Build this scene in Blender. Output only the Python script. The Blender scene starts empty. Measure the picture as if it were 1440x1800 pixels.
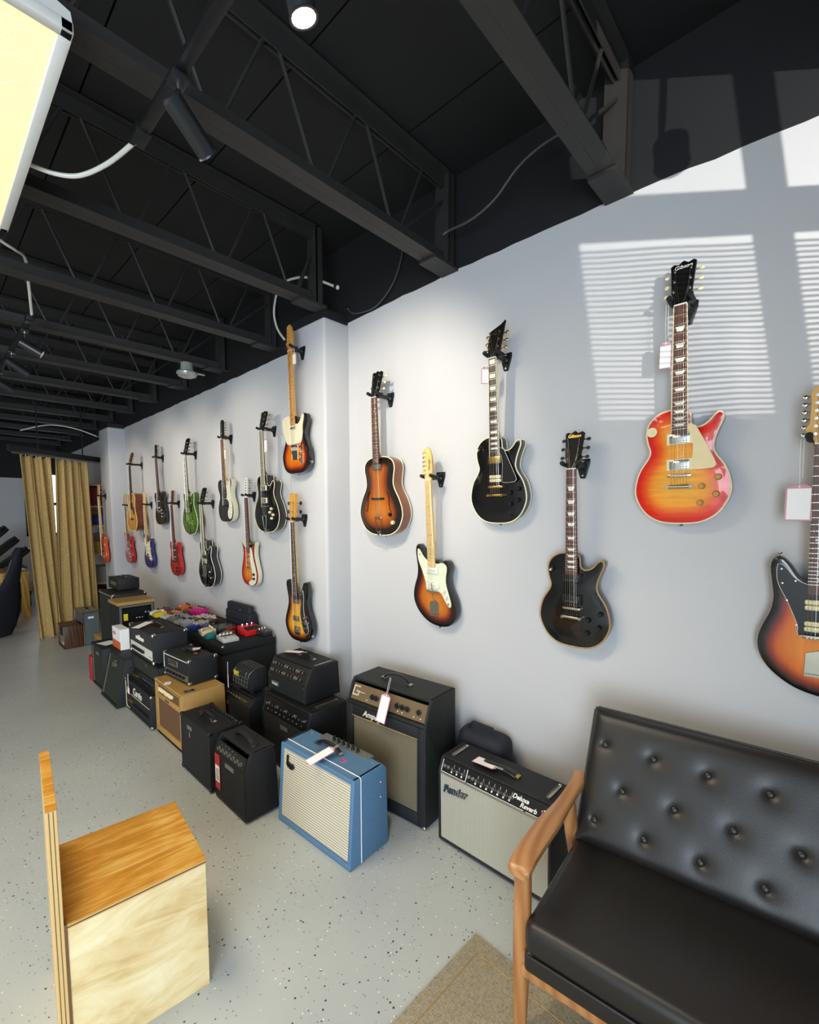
import bpy, bmesh, math, random
import numpy as np
from mathutils import Vector, Matrix
from mathutils.geometry import delaunay_2d_cdt
PI = math.pi
random.seed(7)
scn = bpy.context.scene
COL = scn.collection

# ---------------------------------------------------------------- camera
H = 1.67
yaw, pit, fpx = math.radians(47.2), math.radians(4.45), 803.0
Fv = Vector((math.sin(yaw)*math.cos(pit), math.cos(yaw)*math.cos(pit), -math.sin(pit)))
Rv = Vector((math.cos(yaw), -math.sin(yaw), 0))
Uv = Rv.cross(Fv)
cam_d = bpy.data.cameras.new('camera')
cam = bpy.data.objects.new('camera', cam_d)
COL.objects.link(cam)
Mc = Matrix((Rv, Uv, -Fv)).transposed().to_4x4()
Mc.translation = Vector((0, 0, H))
cam.matrix_world = Mc
cam_d.sensor_fit = 'VERTICAL'
cam_d.sensor_height = 36.0
cam_d.lens = fpx/1800*36
cam_d.shift_y = 60/1800
cam_d.clip_start = 0.02
scn.camera = cam

# ---------------------------------------------------------------- world and light
world = bpy.data.worlds.new('world')
scn.world = world
world.use_nodes = True
wn = world.node_tree.nodes
bg = wn['Background']
sky = wn.new('ShaderNodeTexSky')
sky.sky_type = 'HOSEK_WILKIE'
sky.sun_direction = (-0.5, -0.6, 0.6)
world.node_tree.links.new(sky.outputs[0], bg.inputs[0])
bg.inputs[1].default_value = 0.6

def aim(o, target):
    d = Vector(target)-o.location
    o.rotation_euler = d.to_track_quat('-Z', 'Y').to_euler()

def area(name, loc, target, sx, sy, power, color):
    l = bpy.data.lights.new(name, 'AREA')
    l.shape = 'RECTANGLE'; l.size = sx; l.size_y = sy; l.energy = power; l.color = color
    o = bpy.data.objects.new(name, l); COL.objects.link(o)
    o.location = loc; aim(o, target)
    return o

# sky light entering through the storefront glazing behind the photographer
area('storefront_daylight', (-2.8, -1.16, 1.5), (-2.0, 4.0, 1.0), 3.7, 2.2, 350, (0.74, 0.87, 1.0))
# sunlight thrown back from a parked car outside, low, through the blinds
GL = Vector((-1.7, -2.4, 1.8))
gl = bpy.data.lights.new('sun_glint', 'SPOT')
gl.energy = 1000; gl.color = (1.0, 0.97, 0.90); gl.shadow_soft_size = 0.007
gl.spot_size = math.radians(32); gl.spot_blend = 0.7
glo = bpy.data.objects.new('sun_glint', gl); COL.objects.link(glo)
glo.location = GL; aim(glo, (2.13, 0.42, 3.0))

scn.view_settings.view_transform = 'Standard'
scn.view_settings.look = 'None'
scn.view_settings.gamma = 1.0
scn.view_settings.use_curve_mapping = False
scn.view_settings.exposure = 0.2

# ---------------------------------------------------------------- helpers
def srgb(h):
    h = h.lstrip('#')
    out = []
    for i in (0, 2, 4):
        c = int(h[i:i+2], 16)/255
        out.append(c/12.92 if c <= 0.04045 else ((c+0.055)/1.055)**2.4)
    return tuple(out)+(1.0,)

MATS = {}
def base_mat(name):
    m = bpy.data.materials.new(name)
    m.use_nodes = True
    nt = m.node_tree
    return m, nt, nt.nodes['Principled BSDF']

def mat(name, col='#808080', rough=0.5, metal=0.0, coat=0.0, var=0.08, scale=12.0, bump=0.0, bscale=150.0, emit=None, estr=0.0, kind='noise', stretch=None):
    if name in MATS:
        return MATS[name]
    m, nt, p = base_mat(name)
    n, L = nt.nodes, nt.links
    c = srgb(col)
    p.inputs['Roughness'].default_value = rough
    p.inputs['Metallic'].default_value = metal
    p.inputs['Coat Weight'].default_value = coat
    p.inputs['Coat Roughness'].default_value = 0.06
    tc = n.new('ShaderNodeTexCoord')
    mp = n.new('ShaderNodeMapping')
    L.new(tc.outputs['Object'], mp.inputs[0])
    if stretch: mp.inputs['Scale'].default_value = stretch
    tx = n.new('ShaderNodeTexNoise')
    tx.inputs['Scale'].default_value = scale
    tx.inputs['Detail'].default_value = 4
    L.new(mp.outputs[0], tx.inputs['Vector'])
    mx = n.new('ShaderNodeMix'); mx.data_type = 'RGBA'
    mx.inputs[6].default_value = tuple(min(1, v*(1-var)) for v in c[:3])+(1,)
    mx.inputs[7].default_value = tuple(min(1, v*(1+var)) for v in c[:3])+(1,)
    L.new(tx.outputs[0], mx.inputs[0])
    L.new(mx.outputs[2], p.inputs['Base Color'])
    if bump:
        if kind == 'tolex':
            b = n.new('ShaderNodeTexVoronoi'); b.inputs['Scale'].default_value = bscale
            src = b.outputs['Distance']
        else:
            b = n.new('ShaderNodeTexNoise'); b.inputs['Scale'].default_value = bscale; b.inputs['Detail'].default_value = 3
            src = b.outputs[0]
        L.new(mp.outputs[0], b.inputs['Vector'])
        bn = n.new('ShaderNodeBump'); bn.inputs['Strength'].default_value = bump; bn.inputs['Distance'].default_value = 0.002
        L.new(src, bn.inputs['Height']); L.new(bn.outputs[0], p.inputs['Normal'])
    if emit:
        p.inputs['Emission Color'].default_value = srgb(emit)
        p.inputs['Emission Strength'].default_value = estr
    MATS[name] = m
    return m

def wood(name, c0, c1, rough=0.45, scale=1.0, axis=2, coat=0.0, dist=6.0):
    if name in MATS: return MATS[name]
    m, nt, p = base_mat(name); n, L = nt.nodes, nt.links
    tc = n.new('ShaderNodeTexCoord'); mp = n.new('ShaderNodeMapping')
    s = [9.0*scale]*3; s[axis] = 1.0*scale
    mp.inputs['Scale'].default_value = s
    L.new(tc.outputs['Object'], mp.inputs[0])
    a = n.new('ShaderNodeTexNoise'); a.inputs['Scale'].default_value = 2.2; a.inputs['Detail'].default_value = 6; a.inputs['Distortion'].default_value = 1.2
    L.new(mp.outputs[0], a.inputs['Vector'])
    w = n.new('ShaderNodeTexWave'); w.inputs['Scale'].default_value = 1.3; w.inputs['Distortion'].default_value = dist; w.inputs['Detail'].default_value = 3
    w.bands_direction = 'DIAGONAL'
    L.new(mp.outputs[0], w.inputs['Vector'])
    mm = n.new('ShaderNodeMath'); mm.operation = 'MULTIPLY_ADD'; mm.inputs[1].default_value = 0.55
    L.new(w.outputs[1], mm.inputs[0])
    m2 = n.new('ShaderNodeMath'); m2.operation = 'MULTIPLY'; m2.inputs[1].default_value = 0.45
    L.new(a.outputs[0], m2.inputs[0]); L.new(m2.outputs[0], mm.inputs[2])
    cr = n.new('ShaderNodeValToRGB')
    cr.color_ramp.elements[0].color = srgb(c0); cr.color_ramp.elements[0].position = 0.15
    cr.color_ramp.elements[1].color = srgb(c1); cr.color_ramp.elements[1].position = 0.75
    L.new(mm.outputs[0], cr.inputs[0]); L.new(cr.outputs[0], p.inputs['Base Color'])
    p.inputs['Roughness'].default_value = rough
    p.inputs['Coat Weight'].default_value = coat; p.inputs['Coat Roughness'].default_value = 0.08
    MATS[name] = m
    return m

def burst(name, stops, rough=0.3, flame=0.0, grain=0.12):
    """finish shaded by the 'edge' attribute (metres from the rim): stops = [(metres, colour)]"""
    m, nt, p = base_mat(name); n, L = nt.nodes, nt.links
    at = n.new('ShaderNodeAttribute'); at.attribute_name = 'edge'
    mm = n.new('ShaderNodeMath'); mm.operation = 'DIVIDE'; mm.inputs[1].default_value = 0.16
    L.new(at.outputs['Fac'], mm.inputs[0])
    cr = n.new('ShaderNodeValToRGB')
    e = cr.color_ramp.elements
    while len(e) < len(stops): e.new(0.5)
    for i, (d, c) in enumerate(stops):
        e[i].position = min(1, d/0.16); e[i].color = srgb(c)
    L.new(mm.outputs[0], cr.inputs[0])
    tc = n.new('ShaderNodeTexCoord'); mp = n.new('ShaderNodeMapping')
    mp.inputs['Scale'].default_value = (60, 60, 3) if not flame else (9, 9, 70)
    L.new(tc.outputs['Object'], mp.inputs[0])
    no = n.new('ShaderNodeTexNoise'); no.inputs['Scale'].default_value = 1.0; no.inputs['Detail'].default_value = 3
    no.inputs['Distortion'].default_value = 0.6
    L.new(mp.outputs[0], no.inputs['Vector'])
    hs = n.new('ShaderNodeHueSaturation')
    ra = n.new('ShaderNodeMapRange'); ra.inputs['From Min'].default_value = 0.3; ra.inputs['From Max'].default_value = 0.7
    g = flame or grain
    ra.inputs['To Min'].default_value = 1-g; ra.inputs['To Max'].default_value = 1+g*0.6
    L.new(no.outputs[0], ra.inputs['Value']); L.new(ra.outputs[0], hs.inputs['Value'])
    L.new(cr.outputs[0], hs.inputs['Color']); L.new(hs.outputs[0], p.inputs['Base Color'])
    p.inputs['Roughness'].default_value = rough
    p.inputs['Coat Weight'].default_value = 0.45; p.inputs['Coat Roughness'].default_value = 0.05
    p.inputs['Specular IOR Level'].default_value = 0.35
    MATS[name] = m
    return m

class MB:
    def __init__(s): s.bm = bmesh.new()
    def _post(s, vs, M, bev, seg):
        if bev:
            es = list({e for v in vs for e in v.link_edges})
            r = bmesh.ops.bevel(s.bm, geom=es, offset=bev, segments=seg, profile=0.5, affect='EDGES')
            vs = list({v for f in r['faces'] for v in f.verts} | {v for v in vs if v.is_valid})
        if M is not None:
            bmesh.ops.transform(s.bm, matrix=M, verts=vs)
        return vs
    def box(s, c, d, bev=0, seg=2, M=None):
        r = bmesh.ops.create_cube(s.bm, size=1.0)
        vs = r['verts']
        for v in vs: v.co = Vector((v.co.x*d[0]+c[0], v.co.y*d[1]+c[1], v.co.z*d[2]+c[2]))
        s._post(vs, M, bev, seg); return s
    def bb(s, lo, hi, bev=0, seg=2, M=None):
        return s.box([(a+b)/2 for a, b in zip(lo, hi)], [b-a for a, b in zip(lo, hi)], bev, seg, M)
    def ring(s, pts):
        return [s.bm.verts.new(p) for p in pts]
    def loft(s, rings, cap0=True, cap1=True, closed=True):
        R = [s.ring(r) for r in rings]
        n = len(R[0])
        for a, b in zip(R[:-1], R[1:]):
            for i in range(n if closed else n-1):
                j = (i+1) % n
                s.bm.faces.new((a[i], a[j], b[j], b[i]))
        if cap0: s.bm.faces.new(R[0][::-1])
        if cap1: s.bm.faces.new(R[-1])
        s.R = R
        return s
    def cyl(s, p0, p1, r0, r1=None, n=12, caps=True):
        p0, p1 = Vector(p0), Vector(p1); r1 = r0 if r1 is None else r1
        d = (p1-p0).normalized(); q = d.to_track_quat('Z', 'Y')
        a, b = q @ Vector((1, 0, 0)), q @ Vector((0, 1, 0))
        rr = [[p+(a*math.cos(2*PI*i/n)+b*math.sin(2*PI*i/n))*r for i in range(n)] for p, r in ((p0, r0), (p1, r1))]
        s.loft(rr, caps, caps); return s
    def lathe(s, p, d, prof, n=14):
        p, d = Vector(p), Vector(d).normalized(); q = d.to_track_quat('Z', 'Y')
        a, b = q @ Vector((1, 0, 0)), q @ Vector((0, 1, 0))
        s.loft([[p+d*h+(a*math.cos(2*PI*i/n)+b*math.sin(2*PI*i/n))*max(r, 1e-4) for i in range(n)] for r, h in prof]); return s
    def tube(s, pts, r, n=8, closed=False, flat=None):
        pts = [Vector(p) for p in pts]; N = len(pts)
        rings = []; up = None
        for i, p in enumerate(pts):
            if closed: t = pts[(i+1) % N]-pts[i-1]
            else: t = pts[min(i+1, N-1)]-pts[max(i-1, 0)]
            t.normalize()
            if up is None:
                up = Vector((0, 0, 1)) if abs(t.z) < 0.9 else Vector((0, 1, 0))
            a = t.cross(up)
            if a.length < 1e-4: a = t.cross(Vector((1, 0, 0)))
            a.normalize(); b = a.cross(t).normalized(); up = b
            rr = r[i] if isinstance(r, (list, tuple)) else r
            fx = flat or 1.0
            rings.append([p+a*math.cos(2*PI*k/n)*rr+b*math.sin(2*PI*k/n)*rr*fx for k in range(n)])
        if closed: rings.append(rings[0])
        s.loft(rings, not closed, not closed)
        if closed: bmesh.ops.remove_doubles(s.bm, verts=s.bm.verts[:], dist=1e-6)
        return s
    def sphere(s, c, r, sc=(1, 1, 1), u=12, v=8):
        q = bmesh.ops.create_uvsphere(s.bm, u_segments=u, v_segments=v, radius=r)
        for w in q['verts']: w.co = Vector((w.co.x*sc[0]+c[0], w.co.y*sc[1]+c[1], w.co.z*sc[2]+c[2]))
        return s
    def prism(s, poly, lo, hi, ax='y', bev=0, seg=2):
        """poly in the two other axes, extruded along ax from lo to hi"""
        def P(a, b, h): return {'y': (a, h, b), 'x': (h, a, b), 'z': (a, b, h)}[ax]
        s.loft([[P(a, b, lo) for a, b in poly], [P(a, b, hi) for a, b in poly]])
        if bev: s._post(s.R[0]+s.R[1], None, bev, seg)
        return s
    def build(s, name, m=None, parent=None, smooth=35, M=None):
        bmesh.ops.recalc_face_normals(s.bm, faces=s.bm.faces[:])
        me = bpy.data.meshes.new(name)
        s.bm.to_mesh(me); s.bm.free()
        if M is not None: me.transform(M)
        if smooth:
            for p in me.polygons: p.use_smooth = True
            me.set_sharp_from_angle(angle=math.radians(smooth))
        return place(name, me, m, parent)

def place(name, me, m=None, parent=None, M=None):
    o = bpy.data.objects.new(name, me)
    COL.objects.link(o)
    if m is not None and len(me.materials) == 0:
        me.materials.append(MATS[m] if isinstance(m, str) else m)
    o.parent = parent
    if M is not None: o.matrix_local = M
    return o

def tag(o, label, cat, group=None):
    o['label'] = label; o['category'] = cat
    if group: o['group'] = group
    return o
def thing(name, label, cat, loc=(0, 0, 0), rotz=0.0, group=None):
    o = bpy.data.objects.new(name, None); COL.objects.link(o)
    o.empty_display_size = 0.05
    o.location = loc; o.rotation_euler = (0, 0, rotz)
    return tag(o, label, cat, group)
def struct(o, label=None):
    o['kind'] = 'structure'
    if label: o['label'] = label
    return o

TXT = {}
def text_mesh(s, size, ext=0.0008, shear=0.0, bold=0.0, sx=1.0):
    k = (s, size, ext, shear, bold, sx)
    if k in TXT: return TXT[k].copy()
    c = bpy.data.curves.new('lettering', 'FONT')
    c.body = s; c.size = size; c.extrude = ext; c.shear = shear; c.offset = bold
    c.align_x = 'CENTER'; c.align_y = 'CENTER'; c.resolution_u = 3
    o = bpy.data.objects.new('lettering', c)
    me = bpy.data.meshes.new_from_object(o)
    bpy.data.objects.remove(o); bpy.data.curves.remove(c)
    if sx != 1: me.transform(Matrix.Diagonal((sx, 1, 1, 1)))
    TXT[k] = me
    return me.copy()
def lettering(name, s, size, m, parent, M, ext=0.0008, shear=0.0, bold=0.0, sx=1.0):
    me = text_mesh(s, size, ext, shear, bold, sx); me.materials.clear()
    me.transform(M)
    return place(name, me, m, parent)

RX90 = Matrix.Rotation(PI/2, 4, 'X')
def T(x, y, z): return Matrix.Translation((x, y, z))

def catmull(pts, per, closed=True):
    P = [Vector(p) for p in pts]; N = len(P); out = []
    rng = range(N) if closed else range(N-1)
    for i in rng:
        if closed: a, b, c, d = P[i-1], P[i], P[(i+1) % N], P[(i+2) % N]
        else: a, b, c, d = P[max(i-1, 0)], P[i], P[i+1], P[min(i+2, N-1)]
        for k in range(per):
            t = k/per
            out.append(0.5*((2*b)+(c-a)*t+(2*a-5*b+4*c-d)*t*t+(3*b-a-3*c+d)*t**3))
    if not closed: out.append(P[-1])
    return out

# ---------------------------------------------------------------- materials
mat('steel_black', '#17181a', 0.5, 0.2, var=0.2, scale=30)
mat('plastic_black', '#111214', 0.38, var=0.1)
mat('rubber_black', '#16171a', 0.7, var=0.15)
mat('chrome', '#d8d8d6', 0.16, 1.0, var=0.05)
mat('nickel', '#b9b4a6', 0.28, 1.0, var=0.08)
mat('gold', '#c9a860', 0.28, 1.0, var=0.08)
mat('white_plastic', '#e8e4d8', 0.4, var=0.04)
mat('cream_plastic', '#e9dcae', 0.4, var=0.05)
mat('paper', '#f2efec', 0.8, var=0.03)
mat('paper_pink', '#c9929b', 0.8, var=0.06)
mat('string_white', '#e9e6df', 0.9, var=0.05)
mat('tolex_black', '#0f1014', 0.55, var=0.2, scale=60, bump=0.5, bscale=420, kind='tolex')
mat('tolex_charcoal', '#181a1f', 0.6, var=0.2, scale=60, bump=0.5, bscale=380, kind='tolex')
mat('tolex_green_black', '#191d19', 0.6, var=0.25, scale=40, bump=0.5, bscale=380, kind='tolex')
mat('tolex_blue', '#53799c', 0.55, var=0.12, scale=70, bump=0.5, bscale=420, kind='tolex')
mat('tolex_tan', '#b08a4c', 0.6, var=0.12, scale=70, bump=0.5, bscale=420, kind='tolex')
mat('cloth_black', '#16171a', 0.9, var=0.3, scale=300, bump=0.4, bscale=600)
mat('cloth_dark_green', '#23291f', 0.9, var=0.3, scale=260, bump=0.4, bscale=600)
mat('cloth_brown', '#6a4a31', 0.9, var=0.2, scale=300, bump=0.4, bscale=500)
mat('cloth_olive', '#6d6450', 0.9, var=0.22, scale=220, bump=0.4, bscale=500)
mat('wall_paint', '#c4c3c4', 0.75, var=0.035, scale=3.0, bump=0.25, bscale=14)
mat('ceiling_black', '#0e0e0f', 0.75, var=0.25, scale=5)
mat('wall_black_paint', '#19191b', 0.6, var=0.2, scale=6, bump=0.2, bscale=30)
mat('string_metal', '#cfcac0', 0.35, 1.0)
mat('fret_metal', '#c9c6bd', 0.3, 1.0)
mat('pearl', '#efe9d6', 0.3, var=0.12, scale=90)
# ---------------------------------------------------------------- floor
def floor_mat():
    m, nt, p = base_mat('floor_paint'); n, L = nt.nodes, nt.links
    tc = n.new('ShaderNodeTexCoord')
    no = n.new('ShaderNodeTexNoise'); no.inputs['Scale'].default_value = 1.6; no.inputs['Detail'].default_value = 6
    L.new(tc.outputs['Object'], no.inputs['Vector'])
    cr = n.new('ShaderNodeValToRGB')
    cr.color_ramp.elements[0].color = srgb('#afb3b2'); cr.color_ramp.elements[0].position = 0.3
    cr.color_ramp.elements[1].color = srgb('#bbbfbc'); cr.color_ramp.elements[1].position = 0.7
    L.new(no.outputs[0], cr.inputs[0])
    prev = cr.outputs[0]
    for sc, col, thr, frac, off in ((42, '#2e3236', 0.16, 0.30, 0), (55, '#f0f0ea', 0.15, 0.22, 7), (70, '#6f7f8e', 0.17, 0.3, 3), (30, '#3a3d42', 0.09, 0.35, 11)):
        mp = n.new('ShaderNodeMapping'); mp.inputs['Location'].default_value = (off, off*1.7, 0); mp.inputs['Scale'].default_value = (1, 1, 0.01)
        L.new(tc.outputs['Object'], mp.inputs[0])
        v = n.new('ShaderNodeTexVoronoi'); v.inputs['Scale'].default_value = sc
        L.new(mp.outputs[0], v.inputs['Vector'])
        wob = n.new('ShaderNodeTexNoise'); wob.inputs['Scale'].default_value = 260
        L.new(tc.outputs['Object'], wob.inputs['Vector'])
        ad = n.new('ShaderNodeMath'); ad.operation = 'MULTIPLY_ADD'; ad.inputs[1].default_value = 0.22; ad.inputs[2].default_value = -0.11
        L.new(wob.outputs[0], ad.inputs[0])
        a2 = n.new('ShaderNodeMath'); a2.operation = 'ADD'
        L.new(v.outputs['Distance'], a2.inputs[0]); L.new(ad.outputs[0], a2.inputs[1])
        lt = n.new('ShaderNodeMath'); lt.operation = 'LESS_THAN'; lt.inputs[1].default_value = thr
        L.new(a2.outputs[0], lt.inputs[0])
        sp = n.new('ShaderNodeSeparateColor'); L.new(v.outputs['Color'], sp.inputs[0])
        l2 = n.new('ShaderNodeMath'); l2.operation = 'LESS_THAN'; l2.inputs[1].default_value = frac
        L.new(sp.outputs[0], l2.inputs[0])
        mu = n.new('ShaderNodeMath'); mu.operation = 'MULTIPLY'
        L.new(lt.outputs[0], mu.inputs[0]); L.new(l2.outputs[0], mu.inputs[1])
        mx = n.new('ShaderNodeMix'); mx.data_type = 'RGBA'; mx.inputs[7].default_value = srgb(col)
        L.new(mu.outputs[0], mx.inputs[0]); L.new(prev, mx.inputs[6]); prev = mx.outputs[2]
    L.new(prev, p.inputs['Base Color'])
    p.inputs['Roughness'].default_value = 0.34
    bn = n.new('ShaderNodeBump'); bn.inputs['Strength'].default_value = 0.12; bn.inputs['Distance'].default_value = 0.003
    n2 = n.new('ShaderNodeTexNoise'); n2.inputs['Scale'].default_value = 25
    L.new(tc.outputs['Object'], n2.inputs['Vector']); L.new(n2.outputs[0], bn.inputs['Height']); L.new(bn.outputs[0], p.inputs['Normal'])
    MATS['floor_paint'] = m
floor_mat()
WX = 2.13           # face of the guitar wall
struct(MB().bb((-5.1, -1.4, -0.1), (2.3, 12.4, 0)).build('floor', 'floor_paint', smooth=0))

# ---------------------------------------------------------------- walls
struct(MB().bb((WX, -1.4, 0), (WX+0.16, 12.4, 3.55)).build('wall_right', 'wall_paint', smooth=0))
# black paint brought down onto the top of the wall, with a hand-cut lower edge
line = [(-1.4, 2.98), (0.1, 2.984), (0.7, 3.008), (1.67, 3.006), (2.55, 2.976), (3.4, 2.935), (7.6, 2.862), (10, 2.80), (12.3, 2.76)]
def paint_z(y):
    for (a, za), (b, zb) in zip(line[:-1], line[1:]):
        if a <= y <= b: return za+(zb-za)*(y-a)/(b-a)
    return line[-1][1]
def band(name, x0, x1, ya, yb, n):
    m = MB(); lo = []
    r = random.Random(3)
    for i in range(n+1):
        y = ya+(yb-ya)*i/n; lo.append((y, paint_z(y)+r.uniform(-0.004, 0.005)))
    poly = lo+[(yb, 3.55), (ya, 3.55)]
    m.prism(poly, x0, x1, ax='x')
    return struct(m.build(name, 'wall_black_paint', smooth=0))
band('wall_right_upper', WX-0.004, WX, -1.4, 12.3, 160)
for k, (ya, yb) in enumerate(((2.555, 3.0), (7.61, 8.075))):
    zt = 2.962 if k == 0 else 2.855
    struct(MB().bb((1.92, ya, 0), (WX+0.02, yb, zt), 0.02, 3).build('trim_%d' % (k+1), 'wall_paint'))
    struct(MB().bb((1.925, ya+0.004, zt), (WX+0.02, yb-0.004, zt+0.055)).build('trim_%d' % (k+3), 'wall_black_paint', smooth=0))
mat('brick_red', '#6d3f30', 0.8, var=0.3, scale=40)
# far wall: pale below, black above
struct(MB().bb((-5.1, 12.2, 0), (2.3, 12.4, 2.33)).build('wall_far', 'wall_paint', smooth=0))
struct(MB().bb((-5.1, 12.19, 2.33), (2.3, 12.4, 3.55)).build('wall_far_upper', 'ceiling_black', smooth=0))
struct(MB().bb((-5.1, -1.4, 0), (-4.95, 12.4, 3.55)).build('wall_left', 'wall_paint', smooth=0))

# front of the shop: canted glazing with frames, blinds in one bay (out of frame, leaned and sized to throw the pattern on the wall)
CANT = 0.15
def canty(z): return -1.0+CANT*(z-2.2)
def win(y, z):
    """where the ray from the glint to wall point (WX, y, z) crosses the glazing"""
    P = Vector((WX, y, z)); d = P-GL
    t = (-1.0+CANT*(GL.z-2.2)-GL.y)/(d.y-CANT*d.z)
    return GL+d*t
fm = MB()
def lean(mb, x0, x1, z0, z1, t=0.006):
    mb.loft([[(x0, canty(z)-t, z), (x1, canty(z)-t, z), (x1, canty(z)+t, z), (x0, canty(z)+t, z)] for z in (z0, z1)])
A = win(0.93, 2.88).x; B1 = win(0.262, 2.68).x; B2 = win(0.165, 2.65).x; Bx = win(-0.55, 2.4).x
ZB = win(0.262, 2.672).z; ZT = win(0.31, 2.842).z; ZTT = win(0.339, 3.36).z; ZL = win(0.3, 2.02).z
wf = MB()
lean(wf, -5.0, -4.7, 0, 3.55); lean(wf, -4.7, A, 0, 0.35); lean(wf, -4.7, A, 2.68, 3.55)
lean(wf, A-0.9, A, 0.35, 2.68)  # unseen pier, widened to block the glint from the wall beyond
lean(wf, A, 2.12, 0, ZL); lean(wf, A, 2.12, ZTT, 3.55)
lean(wf, Bx, 2.12, ZL, ZTT)
struct(wf.build('wall_front', 'wall_paint', smooth=0))
def winframe(n, x0, x1, z0, z1, bars):
    t = thing('window_%d' % n, '', 'window'); del t['label']; del t['category']; struct(t)
    m = MB()
    for x in bars: lean(m, x[0], x[1], z0, z1)
    m.build('mullion', 'steel_black', t, smooth=0)
    return t
winframe(1, -4.7, A, 0.35, 2.68, [(-3.5, -3.44), (-2.3, -2.24), (-1.2, -1.14)])
w2 = winframe(2, A, Bx, ZL, ZTT, [(B1, B2)])
m = MB(); lean(m, A, Bx, ZB, ZT); m.build('transom_bar', 'steel_black', w2, smooth=0)
mat('blind_slat', '#d9d8d2', 0.5)
z = ZL+0.006; k = 0
sl = None
while z < ZB-0.004:
    yy = canty(z)+0.045
    for xa, xb in ((A-0.03, (B1+B2)/2+0.006), (B1+0.03, Bx)):
        s = MB(); w = 0.0052
        n = 7; rows = []
        for i in range(n+1):
            x = xa+(xb-xa)*i/n
            dz = 0.0018*math.sin(x*19+0.25*z*30)*(1.4 if z < 2.1 else 0.6)
            rows.append([(x, yy-w, z-0.0039+dz), (x, yy+w, z+0.0039+dz), (x, yy+w, z+0.0045+dz), (x, yy-w, z-0.0033+dz)])
        s.loft(rows)
        s.build('blind_slat', 'blind_slat', w2, smooth=0)
    z += 0.0110

# ---------------------------------------------------------------- ceiling deck and bar joists
ce = bpy.data.objects.new('ceiling', None); COL.objects.link(ce); struct(ce)
me = None
for i in range(13):
    x0 = -5.1+i*0.57
    if me is None:
        o = MB().bb((0, -1.4, 3.5), (0.562, 12.4, 3.55)).build('deck_plank', 'ceiling_black', ce, smooth=0); me = o.data
    else: o = place('deck_plank', me, None, ce)
    o.location.x = x0
struct(MB().bb((-5.1, -1.4, 3.55), (2.3, 12.4, 3.6)).build('ceiling_roof', 'ceiling_black', smooth=0))
mat('joist_paint', '#2a2826', 0.6, var=0.2, scale=9)
rodA = rodB = None
XN = [1.69-0.45*i for i in range(15)]
jm = {}
for k in range(-2, 13):
    yj = 0.745+0.914*k
    if yj > 12: break
    if yj < -0.8: continue
    xe = 1.92 if (k == 2) else WX
    J = bpy.data.objects.new('ceiling_joist', None); COL.objects.link(J); struct(J)
    J.location = (0, yj, 0)
    def part(key, name, fn):
        if (key, xe) in jm: return place(name, jm[(key, xe)], None, J)
        mb = MB(); fn(mb); o = mb.build(name, 'joist_paint', J, smooth=30); jm[(key, xe)] = o.data; return o
    def f(mb):
        for s in (-1, 1):
            mb.bb((-5, min(s*0.008, s*0.052), 3.012), (xe-0.03, max(s*0.008, s*0.052), 3.018))
            mb.bb((-5, min(s*0.008, s*0.014), 3.018), (xe-0.03, max(s*0.008, s*0.014), 3.085))
        mb.bb((-5, -0.009, 3.0125), (xe-0.03, 0.009, 3.017))
    part('b', 'bottom_chord', f)
    def f(mb):
        for s in (-1, 1):
            mb.bb((-5, min(s*0.008, s*0.05), 3.485), (xe-0.03, max(s*0.008, s*0.05), 3.491))
            mb.bb((-5, min(s*0.008, s*0.014), 3.42), (xe-0.03, max(s*0.008, s*0.014), 3.485))
    part('t', 'top_chord', f)
    part('e', 'end_post', lambda mb: (mb.bb((xe-0.075, -0.05, 3.02), (xe-0.03, -0.043, 3.49)), mb.bb((xe-0.075, -0.05, 3.02), (xe-0.068, 0.05, 3.49))))
    part('s', 'bearing_seat', lambda mb: mb.bb((xe-0.2, -0.058, 2.998), (xe-0.002, 0.058, 3.012)))
    part('d', 'web_rod', lambda mb: mb.cyl((1.74, 0, 3.075), (xe-0.07, 0, 3.36), 0.008, n=6))
    if yj < 9.5:
        for i, x in enumerate(XN):
            if x < -1.5: break
            if rodA is None:
                o = MB().cyl((-0.03, 0, 3.06), (-0.195, 0, 3.45), 0.0085, n=6).build('web_rod', 'joist_paint', J); rodA = o.data
                o.location.x = x
                o = MB().cyl((0.03, 0, 3.06), (0.205, 0, 3.45), 0.0085, n=6).build('web_rod', 'joist_paint', J); rodB = o.data
                o.location.x = x
            else:
                place('web_rod', rodA, None, J).location.x = x
                place('web_rod', rodB, None, J).location.x = x

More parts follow.
